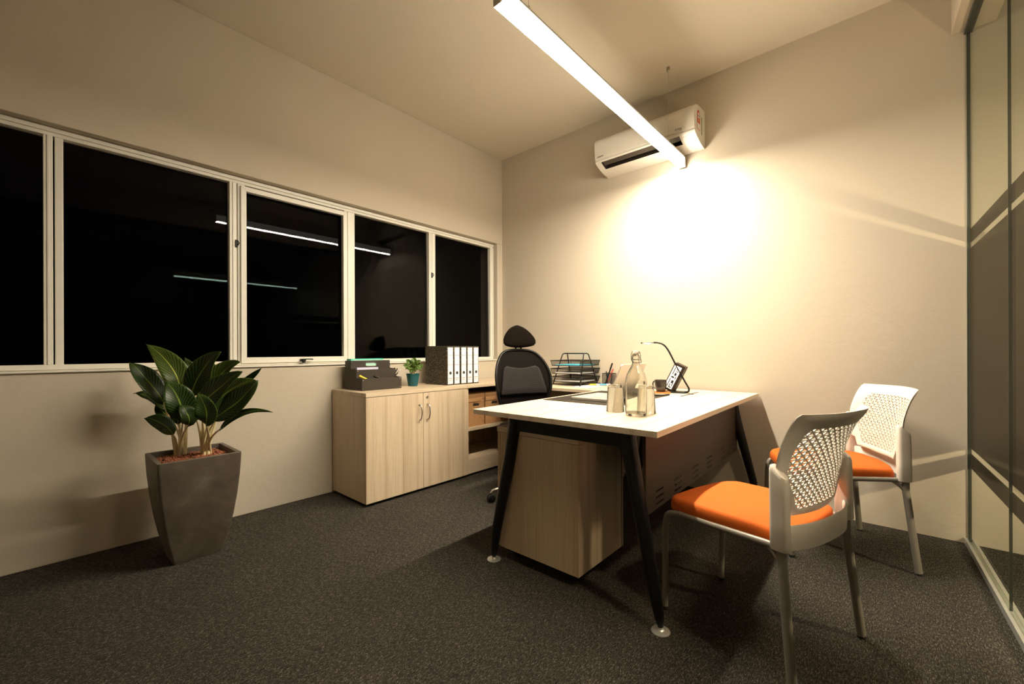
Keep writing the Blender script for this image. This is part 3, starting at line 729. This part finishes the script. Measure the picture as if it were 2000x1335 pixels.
for i in range(NH):
    for j in range(NR): hr.f.append((i * NR + j, i * NR + (j + 1) % NR, (i + 1) * NR + (j + 1) % NR, (i + 1) * NR + j))
hr.f.append(tuple(range(NR))[::-1]); hr.f.append(tuple(range(NH * NR, (NH + 1) * NR)))
hr.build('headrest', 'dark_fabric', TC, 'rounded dark headrest', smooth=80)
MB().tube(spline([(0, -.10, .42), (0, -.22, .45), (0, -.275, .58), (0, -.262, .70)], 6), [.022] * 19, 10, flat=.7).build('spine', 'black_plastic', TC, smooth=50)

# ================================================================ PLANTER
PX, PY = .371, -2.742
PT = thing('planter', 'tall tapering dark concrete planter standing by the window wall', 'planter', (PX, PY, 0))
hw = [(0, .100), (.05, .113), (.12, .129), (.20, .143), (.30, .156), (.40, .165), (.47, .169), (.512, .1705)]
pv = MB(); Z_ = [h_[0] for h_ in hw]
def ring(h, z, r=.012): return [(x, y, z) for x, y in rrect(2 * h, 2 * h, r, 3)]
lv = [ring(hh_, z) for z, hh_ in hw] + [ring(.1505, .512, .006), ring(.1495, .470, .006), ring(.140, .40, .006)]
n = len(lv[0])
for r in lv: pv.v += r
for i in range(len(lv) - 1):
    for j in range(n): pv.f.append((i * n + j, i * n + (j + 1) % n, (i + 1) * n + (j + 1) % n, (i + 1) * n + j))
pv.f.append(tuple(range(n))[::-1]); pv.f.append(tuple(range((len(lv) - 1) * n, len(lv) * n)))
pv.build('pot', 'concrete', PT, smooth=40, bevel=.002)
MB().box(-.146, .146, -.146, .146, .44, .478).build('soil', 'soil', PT)
pb = MB(); ico = bmesh.new(); bmesh.ops.create_icosphere(ico, subdivisions=1, radius=1)
iv = [tuple(v.co) for v in ico.verts]; ifc = [tuple(v.index for v in f.verts) for f in ico.faces]; ico.free()
for k in range(950):
    x, y = random.uniform(-.141, .141), random.uniform(-.141, .141); r = random.uniform(.0045, .0078); z = .480 + random.uniform(0, .008)
    ay = random.uniform(.75, 1.2); pb.add([(x + a * r, y + b * r * ay, z + c * r * .85) for a, b, c in iv], ifc)
pb = pb.build('clay_pebbles', 'clay', smooth=80, loc=(PX, PY, 0)); pb['kind'] = 'stuff'; tag(pb, 'reddish brown clay pebbles filling the top of the concrete planter', 'pebbles')
PLT = thing('potted_plant', 'leafy plant with dark green pin striped leaves and cream stalks', 'plant', (0, 0, 0))
def leaf(parent, b, c, t, wdt, mat, stalk=None, cup=.22, name='leaf', twist=0.0, eye=Vector((3.05, -3.28, 1.3)), NV=14, power=.8, sr=.0048):
    b, c, t = Vector(b), Vector(c), Vector(t); mb = MB(); NU = 8; uv = []
    for i in range(NV + 1):
        v = i / NV; p = b * (1 - v) ** 2 + c * 2 * v * (1 - v) + t * v * v; tg = ((c - b) * (1 - v) + (t - c) * v).normalized()
        nrm = (eye - p).normalized(); nrm = (nrm + Vector((0, 0, .55))).normalized(); nrm = Matrix.Rotation(twist, 3, tg) @ nrm
        sd = tg.cross(nrm).normalized(); nn = sd.cross(tg).normalized()
        ww = wdt * .46 * (math.sin(PI * min(1, v ** power * .985 + .015)) ** .80) if v < 1 else .0006
        for j in range(NU + 1):
            s = -1 + 2 * j / NU; mb.v.append(p + sd * s * ww + nn * (abs(s) ** 1.5 * ww * cup) + nn * .004 * math.sin(v * 9 + s * 2)); uv.append(((s + 1) / 2, v))
    for i in range(NV):
        for j in range(NU): mb.f.append((i * (NU + 1) + j, i * (NU + 1) + j + 1, (i + 1) * (NU + 1) + j + 1, (i + 1) * (NU + 1) + j))
    o = mb.build(name, mat, parent, smooth=None, uv=uv); o.data.shade_smooth()
    md = o.modifiers.new('s', 'SOLIDIFY'); md.thickness = .0009
    if stalk:
        s0 = Vector(stalk); s1 = b + (c - b) * .08
        mid = s0.lerp(s1, .5) + Vector((0, 0, .02)) ; mid.x = s0.x + (s1.x - s0.x) * .42; mid.y = s0.y + (s1.y - s0.y) * .42
        pp = spline([s0, mid, s1], 6); k = len(pp)
        MB().tube(pp, [sr * 1.7 * (1 - i / (k - 1)) + sr * .62 * i / (k - 1) for i in range(k)], 8).build('stalk', 'petiole', parent, 'cream coloured stalk', smooth=70)
    return o
LV = dict(
 A=[(0.327, -2.788, 0.805), (0.331, -2.784, 0.955), (0.17, -2.901, 1.072), 0.125, 'm', -.1],
 B=[(0.242, -2.837, 0.756), (0.231, -2.9, 0.904), (0.171, -2.967, 0.978), 0.122, 'd', .2],
 C=[(0.212, -2.823, 0.725), (0.127, -2.886, 0.811), (0.148, -2.947, 0.817), 0.08, 'd', .5],
 D=[(0.375, -2.826, 0.617), (0.388, -2.868, 0.701), (0.345, -2.933, 0.709), 0.088, 'd', 0],
 E=[(0.438, -2.797, 0.684), (0.509, -2.813, 0.825), (0.425, -2.862, 0.88), 0.135, 'd', 0],
 F=[(0.342, -2.748, 0.795), (0.398, -2.725, 0.955), (0.506, -2.656, 1.031), 0.126, 'd', .1],
 G=[(0.422, -2.731, 0.739), (0.53, -2.675, 0.861), (0.634, -2.596, 0.931), 0.130, 'd', 0],
 H=[(0.335, -2.674, 0.789), (0.363, -2.623, 0.951), (0.466, -2.558, 0.976), 0.115, 'm', 0],
 I=[(0.504, -2.684, 0.69), (0.65, -2.608, 0.78), (0.693, -2.544, 0.887), 0.138, 'd', 0],
 J=[(0.399, -2.59, 0.822), (0.486, -2.513, 0.887), (0.542, -2.477, 0.945), 0.037, 'd', .9],
 S=[(0.399, -2.644, 0.75), (0.44, -2.608, 0.858), (0.574, -2.516, 0.88), 0.11, 'm', 0],
 K=[(0.537, -2.669, 0.635), (0.60, -2.60, 0.765), (0.735, -2.49, 0.725), 0.036, 'd', .5],
 T=[(0.57, -2.733, 0.672), (0.632, -2.731, 0.753), (0.565, -2.764, 0.832), 0.098, 'd', -.35],
 M=[(0.482, -2.785, 0.668), (0.542, -2.784, 0.739), (0.473, -2.819, 0.773), 0.085, 'd', .3],
 N=[(0.236, -2.802, 0.666), (0.177, -2.841, 0.716), (0.159, -2.857, 0.762), 0.075, 'd', 0],
 U=[(0.268, -2.707, 0.869), (0.231, -2.726, 0.951), (0.219, -2.75, 1.001), 0.047, 'd', 0],
 V=[(0.309, -2.684, 0.801), (0.342, -2.641, 0.896), (0.326, -2.656, 0.979), 0.095, 'd', 0],
 Q=[(0.262, -2.726, 0.815), (0.202, -2.765, 0.869), (0.184, -2.795, 0.895), 0.09, 'd', 0],
 R=[(0.465, -2.693, 0.695), (0.5, -2.635, 0.757), (0.506, -2.602, 0.821), 0.075, 'd', .2],
 X=[(0.40, -2.74, 0.68), (0.42, -2.70, 0.78), (0.38, -2.68, 0.86), 0.09, 'd', .2],
 Y=[(0.33, -2.80, 0.66), (0.33, -2.79, 0.76), (0.27, -2.80, 0.84), 0.09, 'd', .2])
for k, (b, c, t, wd, mm_, tw) in LV.items():
    base = (.262, -2.775, .484) if k in 'ABCDEMNQYF' else (.340, -2.682, .484)
    rx = random.uniform(-.018, .018); ry = random.uniform(-.024, .024)
    leaf(PLT, b, c, t, wd, 'leaf_dark' if mm_ == 'd' else 'leaf_mid', (base[0] + rx, base[1] + ry, base[2]), twist=tw)

# ================================================================ ON THE CUPBOARD
ZC = HCAB + .0004
DO = thing('desk_organizer', 'dark stepped document organizer with riveted edges, on the cupboard', 'organizer', (.065, -1.772, ZC))
# steps rise towards the wall: local x towards room (front tier lowest)
t3 = .0025
def tray(x0, x1, h, y1=.322): 
    b = MB(); b.box(x0, x0 + t3, 0, y1, 0, h); b.box(x1 - t3, x1, 0, y1, 0, h); b.box(x0, x1, 0, y1, 0, t3); return b
side = [(0, 0), (.238, 0), (.238, .084), (.165, .088), (.162, .145), (.085, .149), (.082, .208), (0, .208)]
for y in (0, .3195): MB().prism(side, y, y + t3, 'y').build('side_panel', 'charcoal_board', DO, bevel=.0006)
MB().box(.0, .238, t3, .3195, 0, t3).build('base_panel', 'charcoal_board', DO)
MB().box(.2355, .238, 0, .322, 0, .084).build('front_panel', 'charcoal_board', DO, bevel=.0006)
MB().box(.160, .1625, t3, .3195, t3, .145).build('front_panel', 'charcoal_board', DO, bevel=.0006)
hole = rrect(.088, .026, .012, 5, .161, .181)
pf = MB(); out = rrect(.3155, .062, .0006, 5, .161, .178)
pf.add([(.0825, *p) for p in hole] + [(.0825, *p) for p in out], [(i, (i + 1) % 24, 24 + (i + 1) % 24, 24 + i) for i in range(24)])
o = pf.build('front_panel', 'charcoal_board', DO); md = o.modifiers.new('s', 'SOLIDIFY'); md.thickness = .0025; md.offset = 0
MB().box(.0815, .084, t3, .3195, t3, .148).build('divider', 'charcoal_board', DO)
rim = MB(); rp = [(.0842, *p) for p in rrect(.090, .028, .013, 6, .161, .181)]; rim.tube(rp + rp[:2], .0018, 6, caps=False); rim.build('handle_ring', 'satin_nickel', DO, 'metal ring around the grip hole', smooth=60)
MB().box(.0, t3, t3, .3195, t3, .208).build('back_panel', 'charcoal_board', DO)
rv = [(.2385, y, z) for y in (.012, .310) for z in (.012, .072)] + [(.163, y, z) for y in (.012, .310) for z in (.098, .134)] + [(.0842, y, z) for y in (.012, .310) for z in (.158, .198)]
for (x, y, z) in rv: MB().ball((x, y, z), .003, 6, (.5, 1, 1)).build('rivet', 'chrome', DO, smooth=80)
for k in range(5): MB().ball((.02 + .045 * k, -.0004, .008), .0022, 6, (1, .5, 1)).build('rivet', 'chrome', DO, smooth=80)
fo = MB().box(.010, .074, .008, .270, .003, .222).build('folder', 'teal_folder', loc=(.065, -1.772, ZC)); tag(fo, 'teal green folders standing in the back tier of the organizer', 'folder')
cs = MB().box(.074, .079, .020, .265, .003, .215).build('plastic_sleeve', 'clear_green', loc=(.065, -1.772, ZC)); tag(cs, 'pale green plastic sleeve in front of the teal folders', 'sleeve')
pp_ = MB().box(.088, .118, .030, .200, .003, .158).build('paper_stack', 'paper_lilac', loc=(.065, -1.772, ZC)); tag(pp_, 'lilac white papers standing in the middle tier of the organizer', 'papers')
def pen(name, p0, p1, r, mat, label, cat='pen', cap=None):
    T = thing(name, label, cat, p0); d = Vector(p1) - Vector(p0); L_ = d.length; q = d.to_track_quat('Z', 'Y').to_matrix().to_4x4()
    MB().lathe([(.0008, 0), (r * .5, .008), (r, .016), (r, L_ * .7), (.0001, L_ * .7)], 10).xf(q).build('barrel', mat, T, smooth=40)
    MB().lathe([(.0001, L_ * .7), (r * 1.12, L_ * .7), (r * 1.12, L_ * .97), (r * .6, L_), (.0001, L_)], 10).xf(q).build('cap', cap or mat, T, smooth=40)
    return T
ox, oy = .065, -1.772
pen('highlighter', (ox + .215, oy + .065, ZC + .070), (ox + .185, oy + .010, ZC + .1035), .008, 'yellow', 'yellow highlighter lying in the front tier of the organizer')
pen('pen', (ox + .195, oy + .175, ZC + .060), (ox + .205, oy + .110, ZC + .098), .005, 'black_plastic', 'black pen leaning in the front tier, beside the highlighter')
pen('pen', (ox + .200, oy + .190, ZC + .060), (ox + .222, oy + .128, ZC + .094), .004, 'chrome', 'silver pen leaning in the front tier of the organizer')
for k in range(3):
    pen('pen', (ox + .12 + k * .012, oy + .300, ZC + .05), (ox + .115 + k * .018, oy + .345 + k * .012, ZC + .150 - k * .006), .0042, 'black_plastic', ['black pen leaning out over the right side of the organizer, leftmost', 'black pen leaning out of the organizer, middle of three', 'black pen leaning out towards the small plant'][k], cap='chrome' if k == 2 else None)
# small plant
SPt = thing('potted_plant', 'small bright green plant in a teal pot, on the cupboard', 'plant', (.215, -1.285, ZC))
MB().lathe([(.0001, 0), (.036, 0), (.0375, .004), (.050, .090), (.0525, .091), (.0525, .098), (.048, .098), (.0465, .088), (.035, .01), (.0001, .01)], 32).build('pot', 'pot_teal', SPt, 'teal plastic pot', smooth=35)
MB().lathe([(.0001, .085), (.0455, .085)], 20).build('soil', 'soil', SPt)
sl_ = [((-.01, -.01), (.0, -.06, .155), (-.0, -.090, .165), .058), ((0, 0), (.03, -.04, .15), (.04, -.075, .128), .05), ((.01, .01), (0, .04, .18), (-.0, .075, .172), .05), ((0, 0), (0, .01, .20), (.0, .028, .222), .055),
       ((.0, .01), (.03, .05, .15), (.02, .085, .165), .045), ((.01, -.01), (.04, -.02, .17), (.06, -.035, .175), .05), ((0, 0), (.03, .02, .15), (.055, .035, .120), .045), ((-.01, 0), (-.03, -.02, .19), (-.03, -.045, .205), .05),
       ((0, 0), (.02, -.03, .13), (.045, -.055, .105), .045), ((0, .01), (.03, .03, .19), (.05, .04, .20), .045), ((0, 0), (-.03, .03, .16), (-.04, .05, .18), .045), ((0, -.01), (.045, -.005, .13), (.07, .0, .135), .045)]
for (r0, c_, t_, w_) in sl_:
    base = Vector((r0[0], r0[1], .085)); tip = Vector(t_); mid = Vector(c_); b0 = base.lerp(mid, .75)
    leaf(SPt, b0, mid + Vector((0, 0, .012)), tip, w_, 'leaf_small', base, cup=.3, eye=Vector((2.8, -2.0, .6)), NV=8, power=.6, sr=.002)
# lever arch binders
BN = None
for k in range(5):
    y = -1.082 + k * .0705; x_ = .392 + .004 * (k > 1)
    lab = ['black marbled lever arch binder at the left end, its side showing', 'black marbled binder, second from the left', 'black marbled binder in the middle of the row', 'black marbled binder, second from the right', 'black marbled lever arch binder at the right end of the row'][k]
    if BN is None:
        B_ = thing('binder', lab, 'binder', (x_, y, ZC), 0, 'lever arch binders on the cupboard'); BN = B_
        MB().box(-.285, 0, 0, .0022, 0, .318).build('cover', 'marble_board', B_); MB().box(-.285, 0, .0638, .066, 0, .318).build('cover', 'marble_board', B_)
        MB().box(-.002, 0, .0022, .0638, 0, .318).build('spine', 'marble_board', B_)
        MB().box(-.27, -.01, .008, .056, .006, .303).build('page_block', 'paper', B_)
        MB().box(-.001, .0008, .0, .066, .0, .004).build('edge_strip', 'charcoal_board', B_); MB().box(-.001, .0008, .0, .066, .313, .318).build('edge_strip', 'charcoal_board', B_)
        for z0, z1 in ((.010, .165 - .001), (.1665, .2395), (.242, .306)): MB().box(.0002, .0009, .009, .061, z0, z1).build('spine_label', 'paper', B_, 'white spine label')
        for j in range(5): MB().box(.0009, .0012, .012, .058, .178 + j * .012, .1784 + j * .012).build('ruled_line', 'satin_nickel', B_)
        rg_ = MB(); rg_.lathe([(.0001, 0), (.0125, 0), (.0125, .0012), (.0001, .0012)], 20).xf(Matrix.Translation((.0008, .035, .098)) @ Matrix.Rotation(PI / 2, 4, 'Y')); rg_.build('finger_hole', 'screen_black', B_, 'black finger hole')
        for (ya_, yb2, z0, z1, mm_) in ((.016, .026, .052, .057, 'red'), (.028, .040, .052, .057, 'sticker_green'), (.042, .052, .052, .057, 'red'), (.048, .051, .026, .034, 'cardboard_brown'), (.022, .030, .018, .021, 'red')):
            MB().box(.0009, .0013, ya_, yb2, z0, z1).build('printed_mark', mm_, B_)
        text('lettering', '404', .016, 'cardboard_dark', B_, (.0010, .020, .034), (PI / 2, 0, PI / 2))
    else:
        B_ = dup(BN); B_.location = (x_, y, ZC); B_['label'] = lab

# ================================================================ ON THE SIDE DESK
LT = thing('letter_tray', 'black three tier mesh letter tray with a carrying frame', 'letter tray', (1.030, -.190, .7366))
Wt, Dt = .150, .155   # half width (x), half depth (y)
for z in (.030, .098, .166):
    tr = MB(); 
    P0 = [(-Wt, -Dt), (Wt, -Dt), (Wt, Dt), (-Wt, Dt)]
    rim_ = [(*p, z + .042) for p in P0] + [(*P0[0], z + .042)]; bot = [(p[0] * .93, p[1] * .95, z) for p in P0] + [(P0[0][0] * .93, P0[0][1] * .95, z)]
    tr.tube(rim_, .0032, 6); tr.tube(bot, .0022, 6)
    for a, b in zip(rim_[:4], bot[:4]): tr.tube([a, b], .0022, 6)
    fr_ = tr.build('tray', 'black_metal', LT)
    ms = MB(); cell = .010
    ms.add([bot[0], bot[1], bot[2], bot[3]], [(0, 1, 2, 3)])
    for i in range(4):
        if i == 0: continue
        ms.add([bot[i], bot[(i + 1) % 4], rim_[(i + 1) % 4], rim_[i]], [(0, 1, 2, 3)])
    ms.build('tray_mesh', 'fine_mesh', fr_)
for s in (-1, 1):
    a = MB(); x = s * .105
    a.tube([(x * 1.42, -.165, .005), (x * 1.30, -.135, .014), (x * 1.02, -.040, .256), (x * .99, -.030, .266), (x * .98, 0, .269), (x * .99, .030, .266), (x * 1.02, .040, .256), (x * 1.30, .135, .014), (x * 1.42, .165, .005)], .0048, 8)
    a.build('side_frame', 'black_metal', LT)
a = MB(); a.tube([(-.102, -.012, .268), (.102, -.012, .268)], .0050, 8); a.tube([(-.13, -.15, .010), (.13, -.15, .010)], .003, 8); a.tube([(-.13, .15, .010), (.13, .15, .010)], .003, 8); a.build('top_handle', 'black_metal', LT)
f = MB().box(-.12, .12, -.13, .12, 0, .006).build('folder', 'folder_blue', loc=(1.030, -.190, .7366 + .1685)); tag(f, 'blue folder lying in the top letter tray', 'folder')
for z, lab in ((.101, 'white papers in the middle letter tray'), (.033, 'white papers in the bottom letter tray')):
    f = MB().box(-.12, .12, -.13, .12, 0, .008).build('paper_stack', 'paper', loc=(1.030, -.190, .7366 + z)); tag(f, lab, 'papers')
f = MB().prism([(-.08, -.11), (.08, -.12), (.09, .10), (-.07, .11)], 0, .002, 'z').build('paper_sheet', 'paper', loc=(1.210, -.300, .7366)); tag(f, 'loose sheet of paper beside the letter tray foot', 'paper')
PC = thing('pen_cup', 'black wire mesh pen cup beside the letter tray', 'pen cup', (1.283, -.062, .7366))
c = MB(); q = .042
for z in (.002, .100): c.tube([(-q, -q, z), (q, -q, z), (q, q, z), (-q, q, z), (-q, -q, z)], .0022, 6)
for a, b in ((-q, -q), (q, -q), (q, q), (-q, q)): c.tube([(a, b, 0.002), (a, b, .100)], .0022, 6)
c.build('cup_frame', 'black_metal', PC)
g = MB(); N = 10
for k in range(1, N):
    u = -q + 2 * q * k / N
    for a, b in (((u, -q), None), ((u, q), None), ((-q, u), None), ((q, u), None)): g.tube([(a[0], a[1], .002), (a[0], a[1], .100)], .0007, 4, caps=False)
for k in range(1, 12):
    z = .1 * k / 12
    g.tube([(-q, -q, z), (q, -q, z), (q, q, z), (-q, q, z), (-q, -q, z)], .0007, 4, caps=False)
gm = g.build('wire_mesh', 'black_metal', PC); 
MB().box(-q, q, -q, q, .001, .003).build('cup_base', 'black_metal', PC)
pen('pen', (1.260, -.085, .742), (1.318, -.070, .924), .006, 'black_plastic', 'thick black marker leaning right in the pen cup')
pen('pen', (1.265, -.070, .742), (1.310, -.042, .873), .0045, 'red', 'red pen in the mesh pen cup')
pen('pen', (1.280, -.080, .742), (1.273, -.092, .856), .004, 'black_plastic', 'thin dark pen standing in the mesh pen cup')
pen('marker', (1.221, -.150, .7440), (1.316, -.098, .7440), .007, 'marker_blue', 'short blue marker lying in front of the pen cup', cap='paper')
pen('highlighter', (1.159, -.187, .7435), (1.242, -.147, .7435), .0065, 'yellow', 'yellow highlighter lying in front of the letter tray', cap='paper')

# ================================================================ ON THE DESK
ZD = .7368
mt_ = thing('desk_mat', 'dark brown leatherette desk mat under the laptop', 'desk mat', (1.745, -.911, ZD), .0193)
MB().prism(rrect(.495, .71, .006, 3), 0, .003, 'z').build('mat', 'desk_mat', mt_)
st = MB(); sp_ = [(x * .965, y * .975, .0034) for x, y in rrect(.495, .71, .006, 2)]; st.tube(sp_ + [sp_[0]], .0006, 4, caps=False); st.build('stitching', 'cardboard_dark', mt_)
LP = thing('laptop', 'silver laptop open on the desk mat, its lid back facing the room', 'laptop', (1.630, -1.165, ZD + .0034), .0193)
MB().prism(rrect(.240, .330, .010, 4, .120, .165), 0.001, .014, 'z').build('base', 'laptop_silver', LP, bevel=.001)
kb = MB()
for r in range(5):
    for c in range(13): kb.box(.100 + r * .0195 - 0, .100 + r * .0195 + .016, .030 + c * .0208, .030 + c * .0208 + .0172, .014, .0155)
kb = kb.build('keyboard', 'laptop_keys', LP, 'rows of small grey keys'); kb['kind'] = 'stuff'
MB().box(.020, .085, .115, .215, .014, .0143).build('touchpad', 'laptop_keys', LP)
lid = MB().prism(rrect(.330, .218, .012, 4, .165, .109), -.003, .003, 'x')
lid.xf(Matrix.Translation((.241, 0, .012)) @ Matrix.Rotation(math.radians(24), 4, 'Y')); lid.build('lid', 'laptop_silver', LP, bevel=.001)
sc = MB().box(-.0036, -.0031, .012, .318, .012, .206); sc.xf(Matrix.Translation((.241, 0, .012)) @ Matrix.Rotation(math.radians(24), 4, 'Y')); sc.build('screen', 'screen_black', LP)

# clear drinking glass material
mt = bpy.data.materials.new('clear_glass'); mt.use_nodes = True; nt = mt.node_tree; nt.nodes.clear()
o = nt.nodes.new('ShaderNodeOutputMaterial'); t = nt.nodes.new('ShaderNodeBsdfTransparent'); g = nt.nodes.new('ShaderNodeBsdfGlossy'); g.inputs['Roughness'].default_value = .02
lw = nt.nodes.new('ShaderNodeLayerWeight'); lw.inputs[0].default_value = .5
nt.links.new(ramp(nt, lw.outputs['Facing'], [(.0, (.99, .985, .97)), (.7, (.95, .94, .90)), (.9, (.62, .57, .48)), (1.0, (.22, .18, .12))]), t.inputs[0])
fr = schlick(nt, .045)
mx = nt.nodes.new('ShaderNodeMixShader'); nt.links.new(fr.outputs[0], mx.inputs[0]); nt.links.new(t.outputs[0], mx.inputs[1]); nt.links.new(g.outputs[0], mx.inputs[2])
gl = nt.nodes.new('ShaderNodeBsdfGlass'); gl.inputs['IOR'].default_value = 1.45; gl.inputs['Roughness'].default_value = 0; gl.inputs['Color'].default_value = (1, 1, .98, 1)
m3 = nt.nodes.new('ShaderNodeMixShader'); m3.inputs[0].default_value = .97; nt.links.new(mx.outputs[0], m3.inputs[1]); nt.links.new(gl.outputs[0], m3.inputs[2])
nt.links.new(m3.outputs[0], o.inputs[0]); MATS['clear_glass'] = mt
gp = [(.0425, 0), (.0430, .0015), (.0365, .110), (.0350, .124), (.0310, .1285), (.0001, .1285)]
gi = [(.0001, .116), (.029, .115), (.0325, .108), (.0400, .0015), (.0410, .0)]
def tumbler(x, y, lab):
    T = thing('drinking_glass', lab, 'glass', (x, y, ZD), 0, 'upturned glasses on the desk')
    MB().lathe(gp + gi, 40, closed=True).build('glass_body', 'clear_glass', T, smooth=50); return T
tumbler(2.063, -1.428, 'upturned clear drinking glass left of the bottle'); tumbler(2.199, -1.383, 'upturned clear drinking glass behind the bottle')
BT = thing('glass_bottle', 'clear swing top glass water bottle between two upturned glasses', 'bottle', (2.193, -1.479, ZD))
op = [(.0001, .004), (.030, .002), (.042, 0), (.0465, .006), (.0475, .02), (.0475, .150), (.046, .166), (.040, .186), (.029, .207), (.021, .222), (.0165, .234), (.0155, .246), (.0155, .258), (.0185, .262), (.0185, .268), (.0150, .271), (.0150, .274)]
ip = [(.0125, .274), (.0125, .24), (.0145, .228), (.026, .203), (.037, .182), (.0435, .163), (.0445, .150), (.0445, .022), (.041, .012), (.03, .010), (.0001, .014)]
MB().lathe(op + ip, 40).build('bottle_body', 'clear_glass', BT, smooth=60)
MB().lathe([(.0001, .266), (.0115, .266), (.0115, .276), (.0150, .277), (.0150, .285), (.011, .291), (.0001, .292)], 24).build('stopper', 'white_plastic', BT, 'pale ceramic stopper', smooth=40)
wr = MB()
for s in (-1, 1):
    wr.tube(spline([(0, s * .006, .289), (0, s * .017, .286), (0, s * .022, .270), (0, s * .021, .250), (0, s * .017, .246)], 5), .0013, 6)
    wr.tube(spline([(0, s * .017, .262), (.008, s * .022, .250), (.012, s * .020, .238)], 5), .0013, 6)
wr.tube([(.012, -.020, .238), (.016, 0, .236), (.012, .020, .238)], .0013, 6); wr.tube([(.0165 * math.cos(a * PI / 8), .0165 * math.sin(a * PI / 8), .252) for a in range(17)], .0012, 6)
wr.xf(Matrix.Rotation(-.75, 4, 'Z')); wr.build('wire_bail', 'black_metal', BT, 'dark wire bail')

CO = MB().prism(rrect(.105, .105, .010, 4), 0, .009, 'z').build('coaster', 'coaster_orange', bevel=.0015, loc=(1.885, -.429, ZD)); tag(CO, 'orange wooden coaster under the black mug', 'coaster'); CO.rotation_euler = (0, 0, .5)
MG = thing('mug', 'glossy black mug on an orange coaster', 'mug', (1.880, -.435, ZD + .0095))
MB().lathe([(.0001, 0), (.026, 0), (.029, .004), (.036, .02), (.0395, .05), (.0400, .080), (.0385, .081), (.0365, .078), (.036, .05), (.030, .012), (.0001, .008)], 32).build('cup', 'mug_black', MG, smooth=50)
MB().tube(spline([(-.036, .010, .065), (-.056, .018, .066), (-.064, .020, .045), (-.054, .017, .022), (-.034, .010, .020)], 6), .0045, 10).build('handle', 'mug_black', MG, smooth=60)
pen('pen', (1.934, -.681, ZD + .006), (1.992, -.566, ZD + .006), .0045, 'black_plastic', 'black pen lying on the desk in front of the coaster')

# desk lamp with a lit sign box
DLp = thing('desk_lamp', 'black folding desk lamp with a lit clock box and thin LED arm', 'lamp', (1.924, -.325, ZD), .12)
bs = MB(); bl = spline([(-.095, -.04, .004), (-.055, -.075, .004), (.03, -.075, .004), (.088, -.045, .004)], 6) 
bs.prism([(-.10, -.030), (-.06, -.070), (.085, -.060), (.100, -.030), (.095, .040), (-.02, .060), (-.085, .03)], 0, .008, 'z')
bs.build('base', 'black_plastic', DLp, bevel=.002)
arm = spline([(.085, -.045, .008), (.108, -.045, .014), (.112, -.045, .035), (.085, -.045, .085), (.030, -.045, .190), (-.022, -.045, .293), (-.055, -.045, .332), (-.095, -.045, .346), (-.120, -.045, .347)], 8)
MB().tube(arm, .0058, 10).build('arm', 'black_plastic', DLp, 'bent black arm', smooth=60)
MB().box(-.205, -.118, -.050, -.040, .342, .349).build('lamp_head', 'satin_nickel', DLp, bevel=.001)
MB().box(-.190, -.140, -.049, -.041, .3400, .342).build('led_strip', 'desk_led', DLp, 'glowing LED strip')
MB().ball((-.206, -.045, .3455), .0058, 8).build('tip_cap', 'black_plastic', DLp, smooth=60)
bx = MB(); bxm = Matrix.Translation((-.020, .0, .014)) @ Matrix.Rotation(math.radians(26), 4, 'Y') @ Matrix.Rotation(0, 4, 'Z')
bx.box(-.045, .030, -.048, .032, 0, .195); bx.xf(bxm); bx.build('clock_box', 'sign_brown', DLp, 'dark tilted clock box', bevel=.002)
fc_ = MB(); fc_.box(-.038, .012, -.0490, -.0482, .016, .180); fc_.xf(bxm); fc_.build('display', 'sign_glow', DLp, 'lit white display with black segments')
sg = MB(); y_ = (-.0498, -.0491)
for (x0, x1, z0, z1) in ((-.028, -.022, .022, .085), (-.015, .004, .022, .030), (-.015, -.009, .030, .050), (.000, .006, .036, .060), (-.012, .004, .056, .078), (-.026, -.006, .092, .104), (.0, .006, .088, .110), (-.028, -.022, .114, .168), (-.014, .000, .112, .132), (-.012, .006, .140, .146), (-.012, -.006, .150, .168), (.001, .007, .150, .160)):
    sg.box(x0, x1, y_[0], y_[1], z0, z1)
sg.xf(bxm); sg.build('display_segments', 'screen_black', DLp)
MB().tube(spline([(.10, -.06, .004), (.13, -.08, .002), (.155, -.105, .002)], 5), .0018, 6).build('cord', 'black_plastic', DLp)
